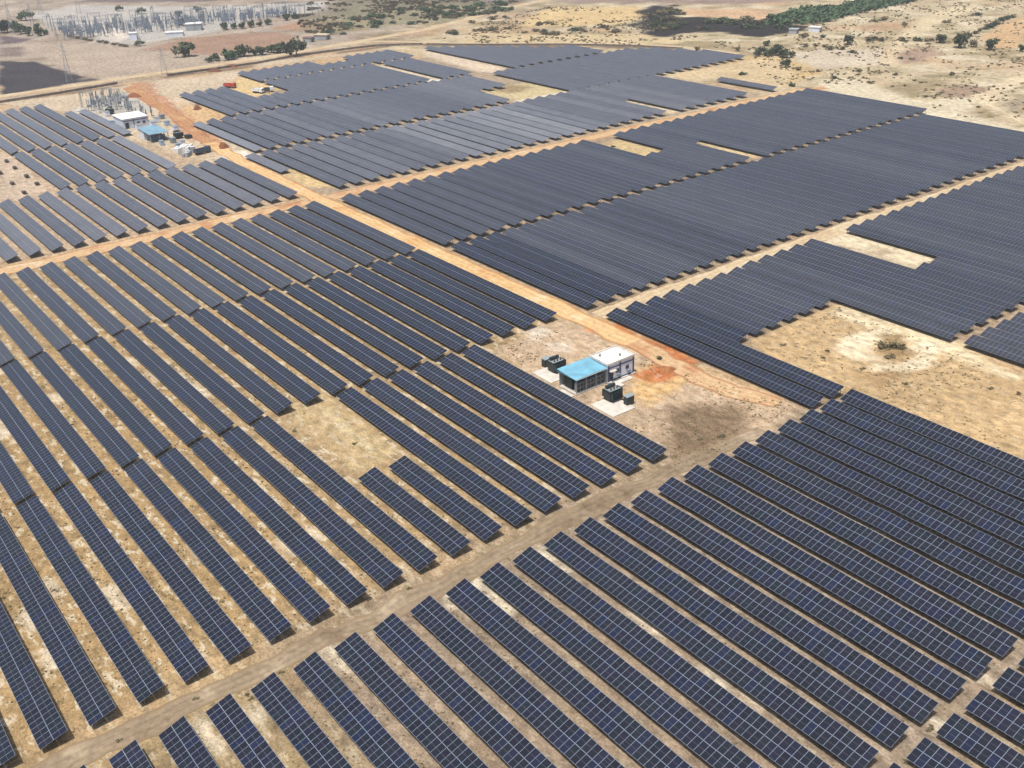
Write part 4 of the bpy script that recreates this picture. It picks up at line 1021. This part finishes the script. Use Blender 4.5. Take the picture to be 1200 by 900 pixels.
# the irrigated plantation: one mass of leaves
pl = MB(); rg = random.Random(5)
band = [(905, 27, 3), (925, 23, 6), (945, 20, 10), (965, 20, 9), (985, 16, 5), (1000, 11, 7), (1020, 8, 5), (1045, 3, 5), (1075, -2, 3)]
for k in range(6000):
    q = rg.uniform(0, len(band) - 1.001); i = int(q); f_ = q - i
    cx = band[i][0] * (1 - f_) + band[i + 1][0] * f_; cy = band[i][1] * (1 - f_) + band[i + 1][1] * f_; hh = band[i][2] * (1 - f_) + band[i + 1][2] * f_
    X, Y = at(cx + rg.uniform(-8, 8), cy + rg.uniform(-hh, hh) * (0.8 + 0.2 * math.sin(cx * .5)))
    z = rg.random() ** .6 * 3.2 * (.7 + .5 * float(vnoise(X, Y, 9.0)))
    c = Vector((X, Y, z + .1)); a = Vector((rg.gauss(0, 1), rg.gauss(0, 1), rg.gauss(0, .5))).normalized(); b_ = a.orthogonal().normalized(); s = rg.uniform(.7, 1.7)
    pl.quad([c - a * s - b_ * s * .5, c + a * s * .2 - b_ * s * .8, c + a * s + b_ * s * .3, c - a * s * .1 + b_ * s * .8])
po = pl.build('plantation', L_LUSH); po['kind'] = 'stuff'; tag(po, 'bright green irrigated plantation at the top right beyond the burnt field', 'plantation')
# inside the farm
shrub(1040, 405, 22, 'dry', 'larger brown bush on the dark spot of the sandy clearing', None, .6)
shrub(1054, 408, 14, 'dry', 'second brown bush, right one, on the dark spot of the sandy clearing', None, .7)
shrub(1044, 420, 12, 'dry', 'low brown bush in front of the brown bushes on the sandy clearing', None, .6)
shrub(773, 421, 6, 'dark', 'small dark bush between the inverter building and the orange road', None, 1.6)
shrub(845, 512, 10, 'dry', 'dry bush in the compound above the right foreground rows', None, .6)
for x_, y_ in ((345, 505), (416, 520), (820, 515), (700, 180 - 2), (718, 172), (965, 420), (1010, 432), (918, 405), (970, 412), (1160, 455), (1195, 462), (1060, 450)):
    shrub(x_, y_, 7, 'dry', 'small dry tuft on a bare patch between the solar rows', 'dry tufts on the bare patches', .5)
for x_, y_ in ((290, 815), (295, 820), (330, 787), (1090, 852), (1088, 856), (1150, 775), (1060, 893), (258, 848), (140, 868), (620, 610), (480, 690), (405, 668), (360, 700), (466, 668), (432, 702), (520, 645), (230, 818)):
    shrub(x_, y_, 7, 'dry', 'small dry weed beside the track ends of the foreground rows', 'weeds at the foreground row ends', .55)

def tufts(name, n, poly, mat, size, label, fx=1.0, keep=None):
    """countless small dry tufts, one mass"""
    poly = np.array(poly); m = MB(); rg = random.Random(len(name) + n); got = 0
    x0, y0 = poly.min(0); x1, y1 = poly.max(0)
    while got < n:
        x, y = rg.uniform(x0, x1), rg.uniform(y0, y1)
        if float(fbm(x + 77, y + 5, 16.0)) < 0.44 + 0.14 * rg.random(): continue
        ins = False
        for a in range(len(poly)):
            p, q = poly[a], poly[(a + 1) % len(poly)]
            if (p[1] > y) != (q[1] > y) and x < (q[0] - p[0]) * (y - p[1]) / (q[1] - p[1]) + p[0]: ins = not ins
        if not ins or (keep and not keep(x, y)): continue
        got += 1; s_ = size * rg.uniform(.5, 1.5)
        for k in range(5):
            a = rg.uniform(0, 6.28); c, d_ = math.cos(a), math.sin(a); ox, oy = rg.uniform(-s_, s_) * .6, rg.uniform(-s_, s_) * .6
            m.quad([(x + ox - c * s_ * .5, y + oy - d_ * s_ * .5, 0), (x + ox + c * s_ * .5, y + oy + d_ * s_ * .5, 0), (x + ox + c * s_ * .7 + d_ * s_ * .3, y + oy + d_ * s_ * .7, s_ * rg.uniform(.4, .8)), (x + ox - c * s_ * .6, y + oy - d_ * s_ * .6 + c * s_ * .3, s_ * rg.uniform(.4, .8))])
    o = m.build(name, mat); o['kind'] = 'stuff'; return tag(o, label, 'tufts')
L_STRAW = leaf_material('straw_tufts', (0.20, 0.165, 0.095), (0.42, 0.34, 0.21))
SIGHT = px((865, 62), (940, 30), (1090, -4), (1204, -4), (1204, 150), (1080, 128), (960, 104), (915, 100))
L_SCRUB = leaf_material('scrub_tuft', (0.13, 0.12, 0.07), (0.32, 0.27, 0.17))
tufts('scrub_tufts', 1300, SIGHT, L_SCRUB, 0.7, 'countless small scrub tufts over the dry land right of the farm')
tufts('field_scrub', 900, px((360, 40), (500, 28), (610, 2), (560, -6), (380, -6), (340, 16)), L_DRY, 1.5, 'low green-brown scrub covering the field beyond the perimeter road')
tufts('straw_scrub', 700, px((500, 50), (570, 26), (640, 8), (760, 10), (770, 40), (860, 44), (870, 58), (700, 52)), L_SCRUB, 0.8, 'scattered tufts on the straw fields above the farthest rows')
def gap(x, y):
    f_ = (y / PITCH) % 1.0
    return 0.64 < f_ < 0.94
tufts('row_weeds', 1700, [(-253, -25), (-122, -25), (-122, 104), (-253, 130)], L_STRAW, 0.2, 'dry weeds growing in the gaps between the left foreground rows', 1, gap)
tufts('row_grass', 900, [(-112, -10), (-50, 40), (-50, 110), (-112, 150)], L_STRAW, 0.2, 'dry grass in the gaps between the right foreground rows', 1, gap)
tufts('clearing_tufts', 500, px((885, 402), (985, 360), (1195, 445), (1195, 540), (1000, 462)), L_STRAW, 0.25, 'tiny dry tufts on the bare sandy clearing')
tufts('compound_tufts', 500, px((585, 412), (640, 385), (935, 478), (800, 552)), L_STRAW, 0.25, 'tiny dry tufts around the inverter building compound', 1, lambda x, y: not (-172 < x < -136 and 104 < y < 130))

# ------------------------------------------------------------------ the air
hz = MB(); hz.box(-5400, 2600, -2800, 4400, -1.0, 125.0)
hm, hnt, hn, hl, hb_ = newmat('air'); hn.remove(hb_)
pv = hn.new('ShaderNodeVolumePrincipled'); pv.inputs['Color'].default_value = (0.86, 0.90, 0.96, 1); pv.inputs['Density'].default_value = 0.00024
pv.inputs['Anisotropy'].default_value = 0.3
hl.new(pv.outputs[0], hn['Material Output'].inputs['Volume'])
hzo = hz.build('haze', hm); hzo['kind'] = 'stuff'
